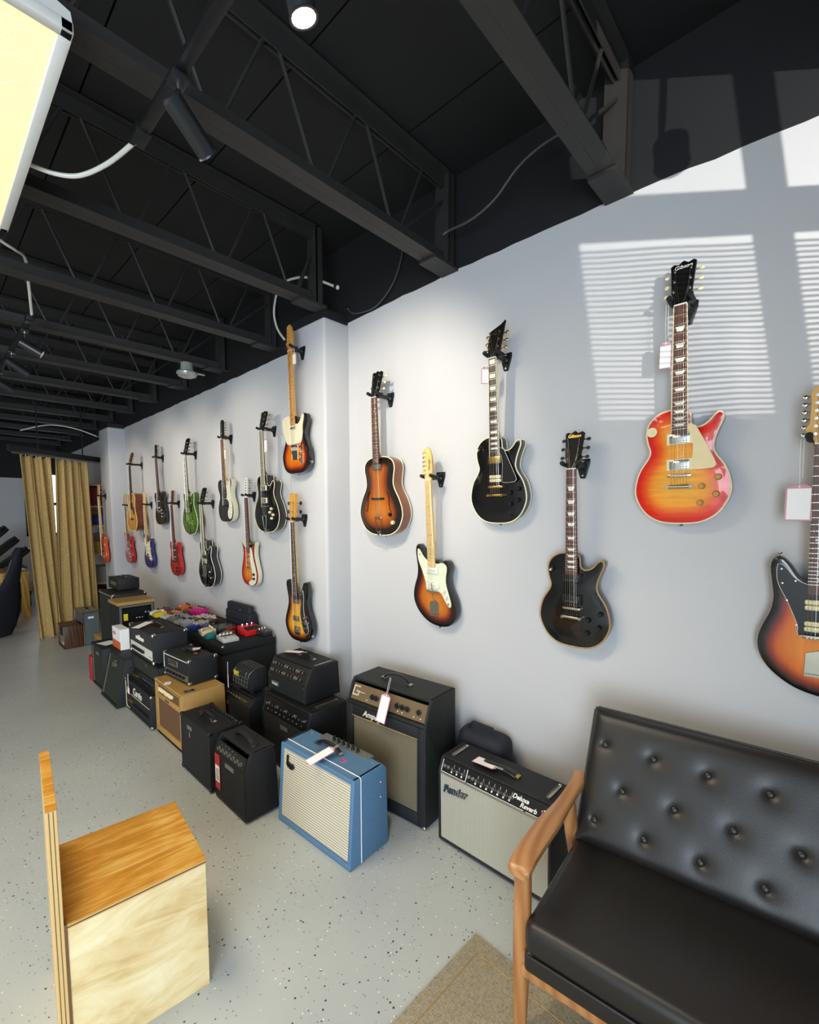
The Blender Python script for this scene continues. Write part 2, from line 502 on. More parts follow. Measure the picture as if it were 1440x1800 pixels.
# ---------------------------------------------------------------- ceiling fittings
mat('lamp_white', '#d9d6cf', 0.45, var=0.04)
def lens_mat():
    m, nt, p = base_mat('lamp_lens'); n, L = nt.nodes, nt.links
    tc = n.new('ShaderNodeTexCoord'); c = n.new('ShaderNodeTexVoronoi'); c.inputs['Scale'].default_value = 110
    L.new(tc.outputs['Object'], c.inputs['Vector'])
    bn = n.new('ShaderNodeBump'); bn.inputs['Strength'].default_value = 0.6; bn.inputs['Distance'].default_value = 0.003
    L.new(c.outputs['Distance'], bn.inputs['Height']); L.new(bn.outputs[0], p.inputs['Normal'])
    p.inputs['Base Color'].default_value = srgb('#f4e6bb')
    p.inputs['Emission Color'].default_value = srgb('#ffdf94')
    p.inputs['Emission Strength'].default_value = LENS
    MATS['lamp_lens'] = m
LENS = 0.62
lens_mat()
def fixture(x1, y0, label):
    t = thing('ceiling_light', label, 'light', (x1-0.31, y0+0.625, 2.90), 0, 'fluorescent ceiling lights')
    w, l = 0.31, 0.625
    m = MB()
    for s in (-1, 1):
        m.bb((s*w-(0.03 if s > 0 else 0), -l, 0), (s*w+(0.03 if s < 0 else 0), l, 0.03), 0.004)
        m.bb((-w, s*l-(0.03 if s > 0 else 0), 0), (w, s*l+(0.03 if s < 0 else 0), 0.03), 0.004)
    m.build('frame', 'lamp_white', t)
    MB().bb((-w+0.03, -l+0.03, 0.008), (w-0.03, l-0.03, 0.014)).build('lens', 'lamp_lens', t, smooth=0)
    m = MB(); m.loft([[(-a, -b, zz), (a, -b, zz), (a, b, zz), (-a, b, zz)] for a, b, zz in ((w-0.002, l-0.004, 0.03), (w-0.004, l-0.01, 0.06), (w-0.13, l-0.02, 0.105), (w-0.14, l-0.02, 0.11))])
    m.build('housing', 'lamp_white', t)
    for sx in (-1, 1):
        MB().cyl((sx*0.15, 0.45, 0.10), (sx*0.15, 0.45, 0.6), 0.003, n=5).build('hanger_wire', 'steel_black', t)
    a = bpy.data.lights.new('tube_light', 'AREA'); a.shape = 'RECTANGLE'; a.size = 0.52; a.size_y = 1.15
    a.energy = FIXW; a.color = (1.0, 0.86, 0.62)
    ao = bpy.data.objects.new('tube_light', a); COL.objects.link(ao); ao.location = t.location+Vector((0, 0, -0.004))
    return t
FIXW = 34
fixture(0.352, 1.512, 'large white framed fluorescent ceiling light glowing warm beside black joists')
fixture(-2.2, 1.512, 'unseen fluorescent ceiling light added as fill over the near open floor')  # out-of-view fixture, added to even out the room light
fixture(-2.2, 6.3, 'unseen fluorescent ceiling light added as fill over the rear of the open floor')  # second added fixture, unseen, fills the rear with light

def conduit(pts, label, r=0.008, m='conduit', ends=True):
    t = thing('flexible_conduit', label, 'conduit', pts[0], 0, 'flexible electrical conduits')
    o = Vector(pts[0]); q = [p-o for p in catmull(pts, 8, False)]
    MB().tube(q, r, 8).build('sleeve', m, t)
    if ends:
        d = (q[-1]-q[-2]).normalized()
        MB().cyl(q[-1]-d*0.012, q[-1]+d*0.016, r*1.7, n=8).build('connector', 'chrome', t)
mat('conduit', '#d6d3c8', 0.5, 0.1, bump=0.4, bscale=120)
mat('conduit_dark', '#4a4b48', 0.5, 0.3)
conduit([(0.357, 2.24, 2.94), (0.43, 2.21, 2.93), (0.497, 2.15, 2.93), (0.56, 2.03, 2.95), (0.603, 1.86, 2.965)], 'pale flexible conduit looping from the large ceiling light to the track')
conduit([(0.30, 3.15, 3.1), (0.383, 3.31, 3.10), (0.454, 3.38, 3.10), (0.52, 3.53, 3.13), (0.56, 3.74, 3.06), (0.61, 4.03, 2.985)], 'pale flexible conduit dropping over a joist to the far track')
conduit([(1.88, 2.97, 2.90), (1.88, 3.06, 3.0), (1.88, 3.10, 3.13), (1.89, 3.06, 3.27), (1.9, 2.98, 3.31), (1.9, 2.71, 3.25), (1.905, 2.40, 3.09)], 'pale flexible conduit arched above the top of the pilaster')
conduit([(1.99, 1.60, 3.13), (2.0, 1.566, 3.143), (2.0, 1.42, 3.141), (2.0, 1.287, 3.178), (2.0, 1.165, 3.263), (2.0, 1.04, 3.30), (2.0, 0.9, 3.30)], 'thin grey conduit swooping between the two nearest joists', 0.006, 'conduit_dark')
conduit([(2.1, 2.0, 3.30), (2.1, 2.015, 3.199), (2.1, 2.089, 3.073), (2.1, 2.246, 2.985), (2.1, 2.45, 3.0), (2.1, 2.53, 3.06)], 'thin dark cable sagging along the black paint beside the pilaster', 0.005, 'conduit_dark')
conduit([(1.0, 7.9, 2.72), (1.3, 7.9, 2.83), (1.6, 7.9, 2.82), (1.86, 7.9, 2.74)], 'pale conduit arching to the rear pilaster above the curtain', 0.008)

mat('spot_shell', '#2b2d2f', 0.35, 0.3, var=0.1)
mat('spot_glow', '#ffffff', 0.4, emit='#fff0e4', estr=30)
def track(y0, y1, label):
    t = thing('light_track', label, 'track', (0.605, y0, 2.955), 0, 'ceiling light tracks')
    MB().bb((-0.018, 0, 0), (0.018, y1-y0, 0.02), 0.003).build('rail', 'steel_black', t)
    MB().bb((-0.024, -0.02, -0.004), (0.024, 0.08, 0.03), 0.004).build('end_box', 'steel_black', t)
    MB().bb((-0.024, y1-y0-0.06, -0.004), (0.024, y1-y0+0.03, 0.03), 0.004).build('end_box', 'steel_black', t)
track(-0.95, 1.85, 'black ceiling track running below the joist nearest the large light')
track(4.05, 9.5, 'black ceiling track with lit spots receding toward the curtain')
def spot(y, target, label, power=0, length=0.14, glow=True, drop=0.0):
    t = thing('track_spotlight', label, 'spotlight', (0.605, y, 2.95), 0, 'black track spotlights')
    c = Vector((0.03, 0, -0.115-drop)); d = (Vector(target)-(Vector(t.location)+c)).normalized()
    MB().cyl((0, 0, 0.008), (0, 0, -0.05-drop), 0.007, n=8).build('stem', 'chrome', t)
    MB().bb((-0.024, -0.03, -0.012), (0.024, 0.03, 0.004), 0.003).build('track_adapter', 'spot_shell', t)
    MB().tube([(0, 0, -0.05-drop), (0.0, 0, -0.085-drop), c*1.0], 0.006, 6).build('yoke', 'spot_shell', t)
    a, b = c-d*length*0.5, c+d*length*0.5
    MB().lathe(a, d, [(0.02, -0.004), (0.031, 0.004), (0.031, length-0.004), (0.034, length), (0.028, length), (0.026, length-0.02), (0.001, length-0.021)], 16).build('barrel', 'spot_shell', t)
    if glow:
        MB().cyl(b-d*0.0195, b-d*0.012, 0.025, n=14).build('bulb_face', 'spot_glow', t)
    if power:
        l = bpy.data.lights.new('spot_beam', 'SPOT'); l.energy = power; l.color = (1.0, 0.9, 0.74)
        l.spot_size = math.radians(75); l.spot_blend = 0.8; l.shadow_soft_size = 0.03
        lo = bpy.data.objects.new('spot_beam', l); COL.objects.link(lo)
        lo.location = Vector(t.location)+b+d*0.006; aim(lo, target)
SPW = 78
spot(1.50, (2.05, 2.05, 2.1), 'dark cylindrical spotlight hanging just below the nearest joist beside the large light', SPW, 0.15, True)
spot(0.93, (1.45, 0.85, 0.0), 'lit spotlight at the top edge of the picture', SPW*0.6)
spot(-0.60, (2.0, 0.4, 2.5), 'unlit spotlight on a long stem at the near end of the first track', 0, 0.16, False, 0.25)
spot(4.30, (2.1, 4.0, 2.0), 'lit spotlight nearest on the far track with an orange halo', SPW*0.5)
spot(4.95, (2.0, 5.1, 2.0), 'spotlight with long dark barrel, second on the far track', SPW*0.5, 0.17)
spot(5.75, (2.0, 6.0, 2.0), 'lit spotlight third on the far track near the picture edge', SPW*0.5)
spot(6.9, (2.0, 7.2, 1.8), 'lit spotlight fourth and farthest on the far track', SPW*0.5)
# round ceiling disc near the wall
t = thing('ceiling_speaker', 'small round glassy ceiling fitting hung from a joist near the wall', 'fitting', (1.76, 4.40, 2.90))
mat('glass_grey', '#a9aaa0', 0.15, 0.3)
MB().lathe((0, 0, 0.03), (0, 0, -1), [(0.05, -0.08), (0.055, -0.01), (0.085, 0.0), (0.09, 0.012), (0.088, 0.02)], 20).build('body', 'glass_grey', t)
MB().lathe((0, 0, 0.012), (0, 0, -1), [(0.085, 0), (0.075, 0.02), (0.04, 0.034), (0.002, 0.037)], 20).build('dome', 'glass_grey', t)
MB().bb((0.06, -0.02, 0.03), (0.16, 0.02, 0.05), 0.004).build('bracket', 'nickel', t)
# ---------------------------------------------------------------- guitars
def sym(right):
    """closed outline from its right half (bottom centre first, neck side last)"""
    return [p for p in right]+[(-x, z) for x, z in reversed(right) if x > 1e-6]
OUT = {
 'single': [(0,0),(.075,.008),(.13,.045),(.162,.105),(.165,.155),(.148,.215),(.118,.262),(.108,.29),(.112,.322),(.124,.356),(.136,.384),(.140,.403),(.133,.417),(.119,.416),(.106,.402),(.091,.385),(.072,.373),(.05,.371),(.035,.386),(.030,.43),(0,.445),(-.03,.447),(-.075,.437),(-.110,.408),(-.123,.368),(-.118,.325),(-.108,.29),(-.118,.262),(-.148,.215),(-.165,.155),(-.162,.105),(-.13,.045),(-.075,.008)],
 'slab_single': [(0,0),(.08,.004),(.132,.032),(.158,.088),(.156,.15),(.135,.205),(.115,.245),(.112,.285),(.126,.325),(.143,.36),(.142,.392),(.122,.404),(.097,.394),(.073,.362),(.048,.345),(.033,.358),(.03,.39),(0,.397),(-.03,.398),(-.08,.405),(-.125,.394),(-.148,.36),(-.143,.31),(-.122,.27),(-.115,.235),(-.135,.19),(-.157,.14),(-.159,.085),(-.133,.03),(-.08,.003)],
 'offset': [(.04,0),(.10,.012),(.145,.05),(.165,.10),(.158,.16),(.134,.212),(.114,.258),(.112,.30),(.124,.345),(.128,.375),(.113,.398),(.087,.402),(.06,.392),(.042,.387),(.033,.398),(-.033,.403),(-.05,.418),(-.075,.462),(-.10,.488),(-.122,.482),(-.131,.448),(-.126,.39),(-.122,.34),(-.13,.29),(-.15,.24),(-.165,.185),(-.16,.13),(-.13,.075),(-.075,.028),(-.02,.006)],
 'double': [(.02,0),(.085,.008),(.135,.045),(.16,.105),(.152,.165),(.124,.218),(.11,.262),(.117,.31),(.13,.352),(.131,.382),(.115,.392),(.09,.37),(.058,.348),(.034,.356),(-.033,.366),(-.062,.376),(-.09,.41),(-.115,.443),(-.137,.44),(-.143,.402),(-.126,.34),(-.115,.28),(-.125,.22),(-.152,.16),(-.158,.1),(-.13,.042),(-.065,.006)],
 'bass': sym([(0,0),(.08,.006),(.135,.04),(.163,.1),(.16,.155),(.132,.22),(.113,.27),(.112,.32),(.124,.37),(.13,.418),(.116,.444),(.092,.44),(.072,.402),(.056,.362),(.036,.347)]),
 'archtop': sym([(0,0),(.09,.008),(.158,.045),(.197,.11),(.2,.165),(.176,.23),(.142,.285),(.127,.325),(.131,.37),(.141,.42),(.13,.462),(.092,.488),(.042,.497)]),
 'dread': sym([(0,0),(.09,.004),(.155,.03),(.193,.085),(.198,.145),(.178,.21),(.15,.265),(.138,.305),(.14,.35),(.147,.40),(.142,.455),(.115,.487),(.06,.5)]),
 'hollow_cut': [(0,0),(.09,.008),(.158,.045),(.197,.11),(.2,.165),(.176,.23),(.142,.285),(.127,.325),(.131,.355),(.143,.39),(.146,.415),(.136,.432),(.116,.43),(.096,.409),(.068,.392),(.043,.398),(.032,.425),(.028,.48),(0,.489),(-.042,.49),(-.092,.48),(-.13,.455),(-.141,.41),(-.131,.365),(-.127,.325),(-.142,.285),(-.176,.23),(-.2,.165),(-.197,.11),(-.158,.045),(-.09,.008)],
 'hollow_double': sym([(0,0),(.09,.008),(.158,.045),(.197,.11),(.2,.165),(.176,.23),(.145,.285),(.130,.325),(.134,.365),(.143,.41),(.137,.447),(.115,.458),(.088,.438),(.062,.42),(.036,.422)]),
 'shorthorn': sym([(0,0),(.08,.008),(.13,.04),(.152,.1),(.145,.155),(.12,.225),(.103,.285),(.104,.335),(.120,.39),(.127,.412),(.115,.404),(.08,.376),(.04,.357)]),
 'round_double': sym([(0,0),(.075,.008),(.125,.04),(.156,.1),(.155,.15),(.132,.21),(.115,.255),(.117,.3),(.13,.35),(.127,.39),(.105,.405),(.08,.39),(.058,.362),(.036,.355)]),
}
def resample(pts, N):
    P = [Vector((p[0], p[1])) for p in catmull([(x, z, 0) for x, z in pts], 8)]
    P = np.array([(p.x, p.y) for p in P]); Q = np.vstack([P, P[:1]])
    s = np.concatenate([[0], np.cumsum(np.hypot(*np.diff(Q, axis=0).T))])
    u = np.linspace(0, s[-1], N, endpoint=False)
    return np.stack([np.interp(u, s, Q[:, 0]), np.interp(u, s, Q[:, 1])], 1)
def inset(P, d):
    t = np.roll(P, -1, 0)-np.roll(P, 1, 0); n = np.stack([t[:, 1], -t[:, 0]], 1)
    n /= np.linalg.norm(n, axis=1, keepdims=True)
    area_ = 0.5*np.sum(P[:, 0]*np.roll(P[:, 1], -1)-np.roll(P[:, 0], -1)*P[:, 1])
    if area_ < 0: n = -n
    return P-n*d
def edge_dist(X, P):
    A = P; B = np.roll(P, -1, 0); d = B-A
    t = np.clip(((X[:, None]-A)*d).sum(2)/((d*d).sum(1)), 0, 1)
    return np.hypot(*np.moveaxis(X[:, None]-(A+t[..., None]*d), 2, 0)).min(1)
def inside(X, P):
    x, y = X[:, 0][:, None], X[:, 1][:, None]
    x0, y0 = P[:, 0], P[:, 1]; x1, y1 = np.roll(x0, -1), np.roll(y0, -1)
    c = ((y0 > y) != (y1 > y)) & (x < (x1-x0)*(y-y0)/(y1-y0+1e-12)+x0)
    return c.sum(1) % 2 == 1
BODY = {}
def body_mesh(kind, t, rf, arch, sx, sz, N, mats):
    P = resample([(x*sx, z*sz) for x, z in OUT[kind]], N)
    rb = 0.006
    rings = [(rb, 0.0), (rb*0.3, -rb*0.3), (0, -rb), (0, -t+rf), (rf*0.3, -t+rf*0.3), (rf, -t)]
    V = []; Fc = []; mi = []
    for ins, y in rings:
        Q = inset(P, ins)
        V += [(q[0], y, q[1]) for q in Q]
    for r in range(len(rings)-1):
        for i in range(N):
            j = (i+1) % N
            Fc.append((r*N+i, r*N+j, (r+1)*N+j, (r+1)*N+i)); mi.append(0 if r < 3 else 0)
    Fc.append(tuple(range(N))); mi.append(0)
    F0 = inset(P, rf)
    g = 0.014
    xs = np.arange(F0[:, 0].min(), F0[:, 0].max(), g); zs = np.arange(F0[:, 1].min(), F0[:, 1].max(), g)
    G = np.array([(x, z) for x in xs for z in zs])
    G = G[inside(G, F0)]; G = G[edge_dist(G, F0) > g*0.5]
    pts = [Vector((float(a), float(b))) for a, b in np.vstack([F0, G])]
    ov, oe, of, *_ = delaunay_2d_cdt(pts, [], [list(range(N))], 1, 1e-6)
    X = np.array([(v.x, v.y) for v in ov]); ed = edge_dist(X, F0)
    base = len(V)
    for (a, b), d in zip(X, ed):
        y = -t-arch*(1-math.exp(-max(0, d-0.012)/0.03)) if arch and d > 0.012 else -t
        V.append((float(a), y, float(b)))
    for f in of: Fc.append(tuple(base+i for i in f)); mi.append(1)
    me = bpy.data.meshes.new('body'); me.from_pydata(V, [], Fc)
    for m in mats: me.materials.append(m)
    me.polygons.foreach_set('material_index', mi)
    at = me.attributes.new('edge', 'FLOAT', 'POINT')
    full = [0.0]*base+[float(d) for d in ed]
    at.data.foreach_set('value', full)
    bm = bmesh.new(); bm.from_mesh(me)
    bmesh.ops.remove_doubles(bm, verts=bm.verts[:], dist=1e-5)
    bmesh.ops.recalc_face_normals(bm, faces=bm.faces[:]); bm.to_mesh(me); bm.free()
    for p in me.polygons: p.use_smooth = True
    me.set_sharp_from_angle(angle=math.radians(40))
    return me, P

def M_(m): return MATS[m] if isinstance(m, str) else m
def slot(mb, x0, x1, z0, z1, ya, yb, bev=0.0015): mb.bb((x0, min(ya, yb), z0), (x1, max(ya, yb), z1), bev, 1)
HANG = []
TUN = {}
def guitar(name, label, y, z, body='single', t=0.05, rf=0.003, arch=0.0, sx=1.0, sz=1.0, top='', side='', binding=None, back_binding=False,
           nut=0.803, fb0=0.343, fbw=(0.043, 0.057), board='#3a2620', neck='neck_mahogany', inlay=None, frets=22, fbind=None,
           head='3x3', headcol='#0d0d0e', headlen=0.185, logo=None, logocol='#d8d2c2', tuner='nickel', button='nickel', nstr=6, headang=14,
           pickups=(), bridge=None, bridgez=0.19, tail=None, tailz=0.147, guard=None, guardcol='#ded2ae', guardedge=None, knobs=(), knobmat='plastic_black', knobr=0.012,
           extra=None, tau=4.0, rho=0.0, xwall=WX, gap=None, N=96, cat='guitar', twist=0.0):
    if y > 3.1: tau = min(tau, 1.2)
    if gap is None: gap = 0.022 if y > 3.1 else 0.008
    g = thing(name, label, cat, (xwall-gap, y, z))
    g.rotation_euler = (Matrix.Rotation(-PI/2+math.radians(twist), 4, 'Z') @ Matrix.Rotation(math.radians(tau), 4, 'X') @ Matrix.Rotation(math.radians(rho), 4, 'Y')).to_euler()
    me, P = body_mesh(body, t, rf, arch, sx, sz, N, [M_(side), M_(top)])
    place('body', me, None, g)
    yf = -t-arch
    if binding:
        Q = inset(P, 0.0005)
        MB().tube([(a, -t+0.001, b) for a, b in Q], 0.0036, 6, closed=True).build('binding', M_(binding), g)
        if back_binding:
            MB().tube([(a, -0.004, b) for a, b in Q], 0.0034, 6, closed=True).build('back_binding', M_(binding), g)
    # neck, fretboard, frets
    yb = yf-0.012
    w0, w1 = fbw
    def wz(zz): return (w0+(w1-w0)*(nut-zz)/(nut-fb0))*0.5
    bmn = 'board_'+board[1:]; mat(bmn, board, 0.4, var=0.25, scale=80)
    MB().loft([[(-wz(zz), yb, zz), (wz(zz), yb, zz), (wz(zz), yb+0.006, zz), (-wz(zz), yb+0.006, zz)] for zz in (fb0, nut)]).build('fretboard', bmn, g, smooth=0)
    nk = MB(); rings = []
    top_z = max(p[1] for p in P)
    for zz in (nut+0.004, nut-0.03, (nut+top_z)/2, top_z+0.03, top_z-0.01):
        w = wz(min(zz, nut))*0.97; dp = 0.017+0.006*(nut-zz)/(nut-fb0) if zz > top_z+0.01 else min(t*0.8, 0.045)
        rings.append([(w*math.cos(a), yb+0.006+dp*math.sin(a), zz) for a in [PI*i/10 for i in range(11)]])
    nk.loft(rings); nk.build('neck', M_(neck), g)
    sc = nut-bridgez
    fr = MB()
    for k in range(1, frets+1):
        zz = nut-sc*(1-2**(-k/12))
        if zz < fb0+0.002: break
        if N >= 96:
            if 'fret' not in TUN:
                o = MB().bb((-1, yb*0-0.0009, -0.0011), (1, 0.001, 0.0011)).build('fret', 'fret_metal', g, smooth=0); TUN['fret'] = o.data
            else: o = place('fret', TUN['fret'], None, g)
            o.location = (0, yb, zz); o.scale = (wz(zz), 1, 1)
        else: fr.bb((-wz(zz), yb-0.0009, zz-0.0011), (wz(zz), yb+0.001, zz+0.0011))
    if N < 96: fr.build('frets', 'fret_metal', g, smooth=0)['kind'] = 'stuff'
    if fbind:
        for s in (-1, 1):
            MB().loft([[(s*(wz(zz)-0.0012), yb-0.0006, zz), (s*(wz(zz)+0.0014), yb-0.0006, zz), (s*(wz(zz)+0.0014), yb+0.006, zz), (s*(wz(zz)-0.0012), yb+0.006, zz)] for zz in (fb0, nut)]).build('board_binding', M_(fbind), g, smooth=0)
    def mid(k): return nut-sc*(1-(2**(-k/12)+2**(-(k-1)/12))/2)
    def gapk(k): return sc*(2**(-(k-1)/12)-2**(-k/12))
    if inlay:
        for k in (([1] if inlay == 'block' else [])+[3, 5, 7, 9, 12, 15, 17, 19, 21]):
            zz = mid(k)
            if zz < fb0+0.006: break
            if inlay == 'dot':
                for dx in ((-0.009, 0.009) if k == 12 else (0,)):
                    MB().cyl((dx, yb+0.001, zz), (dx, yb-0.0007, zz), 0.0034, n=10).build('inlay', 'pearl', g)
            elif inlay == 'dot_dark':
                for dx in ((-0.009, 0.009) if k == 12 else (0,)):
                    MB().cyl((dx, yb+0.001, zz), (dx, yb-0.0007, zz), 0.003, n=8).build('inlay', 'plastic_black', g)
            else:
                h = gapk(k)*0.30; w = wz(zz)*(0.72 if inlay == 'trap' else 0.7); wb = w*0.62 if inlay == 'trap' else w
                MB().prism([(-wb, zz-h), (wb, zz-h), (w, zz+h), (-w, zz+h)], yb-0.0007, yb+0.001, 'y').build('inlay', 'pearl', g, smooth=0)
    MB().bb((-w0/2, yb-0.003, nut), (w0/2, yb+0.006, nut+0.005), 0.001, 1).build('nut', 'white_plastic', g)
    # headstock
    hm = MB_head(head, headlen)
    Mh = T(0, yb+0.004, nut+0.004) @ Matrix.Rotation(math.radians(-headang), 4, 'X')
    hc = 'head_'+headcol[1:]; mat(hc, headcol, 0.5, coat=0.0, var=0.12, scale=20).node_tree.nodes['Principled BSDF'].inputs['Specular IOR Level'].default_value = 0.2
    h = hm[0].build('headstock', hc, g, M=Mh)
    if logo:
        lettering('lettering', logo[0], logo[1], logo[2], h, Mh @ T(logo[3], -0.0014, logo[4]) @ RX90 @ Matrix.Rotation(logo[5] if len(logo) > 5 else 0, 4, 'Z'), 0.0004, 0.25)
    for (px, pz, dirx) in hm[1]:
        key = (tuner, button, dirx > 0, nstr)
        s = 1 if dirx > 0 else -1
        if key not in TUN:
            tm = MB(); k = 1.7 if nstr == 4 else 1.0
            tm.cyl((0, 0.004, 0), (0, -0.012, 0), 0.0035*k, n=8).cyl((0, 0.002, 0), (0, -0.0022, 0), 0.0055*k, n=8)
            tm.cyl((0, 0.022, 0), (s*0.022, 0.022, 0), 0.0025*k, n=6)
            tm.bb((-0.007, 0.015, -0.008), (0.007, 0.028, 0.008), 0.002, 1)
            o = tm.build('tuner', M_(tuner), g)
            bt = MB(); bt.sphere((s*0.03*k, 0.022, 0), 0.0085*k, (1.15, 0.5, 0.95), 10, 6)
            b = bt.build('tuner_button', M_(button), o)
            TUN[key] = (o.data, b.data)
        else:
            o = place('tuner', TUN[key][0], None, g); place('tuner_button', TUN[key][1], None, o)
        ox = (-1 if dirx < 0 else 1)*0.0
        o.matrix_local = Mh @ T(px, 0, pz) @ (T(dirx, 0, 0) if abs(dirx) < 0.05 and False else Matrix())
    # strings
    st = MB(); zb = tailz if tail in ('stop', 'trapeze', 'vibrato') else bridgez
    for i in range(nstr):
        u = (i/(nstr-1)-0.5)
        xb = u*0.052*(1.1 if nstr == 4 else 1); xn = u*(w0-0.008)
        rr = 0.0005 if nstr == 6 else 0.0011
        st.cyl((xb, yf-0.017, bridgez), (xn, yb-0.003, nut+0.002), rr, n=4)
        px, pz, _ = sorted(hm[1], key=lambda q: (q[0] if head == '3x3' else q[1]))[i] if len(hm[1]) > i else (0, 0.05, 0)
        e = Mh @ Vector((px, -0.006, pz))
        st.cyl((xn, yb-0.003, nut+0.002), e, rr, n=4)
        if zb != bridgez: st.cyl((xb, yf-0.016, bridgez), (xb*(0.5 if tail == 'trapeze' else 1), yf-0.010, zb+0.004), rr, n=4)
    st.build('strings', 'string_metal', g, smooth=0)
    # pickguard
    if guard:
        gp = resample(guard, 72)
        gm = 'guard_'+guardcol[1:]; mat(gm, guardcol, 0.35, var=0.06, scale=30)
        lift = 0.006 if arch else 0.0
        mb = MB(); mb.prism([(a, b) for a, b in gp], yf-0.0032-lift, yf-0.0005-lift, 'y'); po = mb.build('pickguard', gm, g, smooth=30)
        if guardedge:
            MB().tube([(a, yf-0.0022-lift, b) for a, b in gp], 0.0013, 5, closed=True).build('guard_edge', M_(guardedge), po)
    for pk in pickups: pickup(g, yf, *pk)
    br = MB()
    if bridge == 'tom':
        br.bb((-0.04, yf-0.018, bridgez-0.006), (0.04, yf-0.008, bridgez+0.006), 0.003, 2)
        for s in (-1, 1): br.cyl((s*0.037, yf, bridgez), (s*0.037, yf-0.012, bridgez), 0.006, n=10)
        for i in range(6): br.bb((-0.028+i*0.0104, yf-0.0205, bridgez-0.004), (-0.0225+i*0.0104, yf-0.017, bridgez+0.004))
    elif bridge == 'hard':
        br.bb((-0.038, yf-0.003, bridgez-0.04), (0.038, yf, bridgez+0.02), 0.001, 1)
        for i in range(nstr): br.bb((-0.03+i*0.0112*5/(nstr-1), yf-0.012, bridgez-0.018), (-0.022+i*0.0112*5/(nstr-1), yf-0.003, bridgez+0.008), 0.001, 1)
    elif bridge == 'wood':
        br.bb((-0.055, yf-0.012, bridgez-0.006), (0.055, yf+0.004, bridgez+0.006), 0.003, 2)
    if bridge: br.build('bridge', {'tom': tuner if tuner in ('gold',) else 'nickel', 'hard': 'nickel', 'wood': 'board_3a2620'}[bridge] if not (bridge == 'wood' and 'board_3a2620' not in MATS) else 'plastic_black', g)
    tm = MB()
    if tail == 'stop':
        tm.bb((-0.047, yf-0.019, tailz-0.007), (0.047, yf-0.006, tailz+0.007), 0.0055, 3)
        for s in (-1, 1): tm.cyl((s*0.041, yf, tailz), (s*0.041, yf-0.0205, tailz), 0.0075, n=12)
        tm.build('tailpiece', 'gold' if tuner == 'gold' else 'nickel', g)
    elif tail == 'trapeze':
        for s in (-1, 1): tm.tube([(s*0.03, yf-0.010, tailz), (s*0.012, yf-0.006, 0.012), (s*0.006, -t+0.01, -0.002)], 0.0022, 6)
        tm.bb((-0.034, yf-0.014, tailz-0.005), (0.034, yf-0.007, tailz+0.005), 0.002, 1)
        tm.bb((-0.014, yf-0.008, 0.0), (0.014, -t+0.006, 0.03), 0.002, 1)
        tm.build('tailpiece', 'nickel', g)
    elif tail == 'vibrato':
        tm.prism([(-0.012, 0.0), (0.012, 0.0), (0.04, tailz), (-0.04, tailz)], yf-0.007, yf-0.003, 'y', 0.001, 1)
        tm.cyl((-0.045, yf-0.014, tailz+0.004), (0.045, yf-0.014, tailz+0.004), 0.009, n=12)
        tm.cyl((-0.045, yf-0.010, tailz+0.024), (0.045, yf-0.010, tailz+0.024), 0.005, n=10)
        tm.bb((-0.012, -t-0.002, -0.004), (0.012, 0, 0.004), 0.002, 1)
        tm.tube([(0.03, yf-0.02, tailz+0.004), (0.06, yf-0.03, tailz+0.0), (0.095, yf-0.03, tailz+0.05), (0.085, yf-0.03, tailz+0.13)], 0.003, 6)
        tm.build('vibrato_tailpiece', 'chrome', g)
    elif tail == 'plate':
        tm.prism([(-0.034, tailz-0.055), (0.034, tailz-0.055), (0.038, tailz+0.03), (0.012, tailz+0.045), (-0.03, tailz+0.03)], yf-0.004, yf, 'y', 0.001, 1)
        tm.bb((-0.03, yf-0.009, tailz-0.05), (0.03, yf-0.003, tailz-0.042), 0.001, 1)
        tm.build('tailpiece_plate', 'nickel', g)
    for kx, kz in knobs:
        kb = MB(); kb.lathe((kx, yf-(0.003 if guard and not arch else 0), kz), (0, -1, 0), [(knobr, 0), (knobr*1.02, 0.003), (knobr*0.82, 0.014), (knobr*0.7, 0.0155), (0.001, 0.0155)], 14)
        kb.build('knob', M_(knobmat), g)
    for pz, px in ((0.0, 0.02 if body == 'offset' else 0.0),):
        MB().lathe((px, -t/2, 0.002), (0, 0, -1), [(0.0035, 0), (0.003, 0.007), (0.007, 0.011), (0.006, 0.014)], 10).build('strap_button', 'nickel', g)
    if extra: extra(g, yf)
    HANG.append((name, label, g, nut, yb, xwall, w0))
    return g

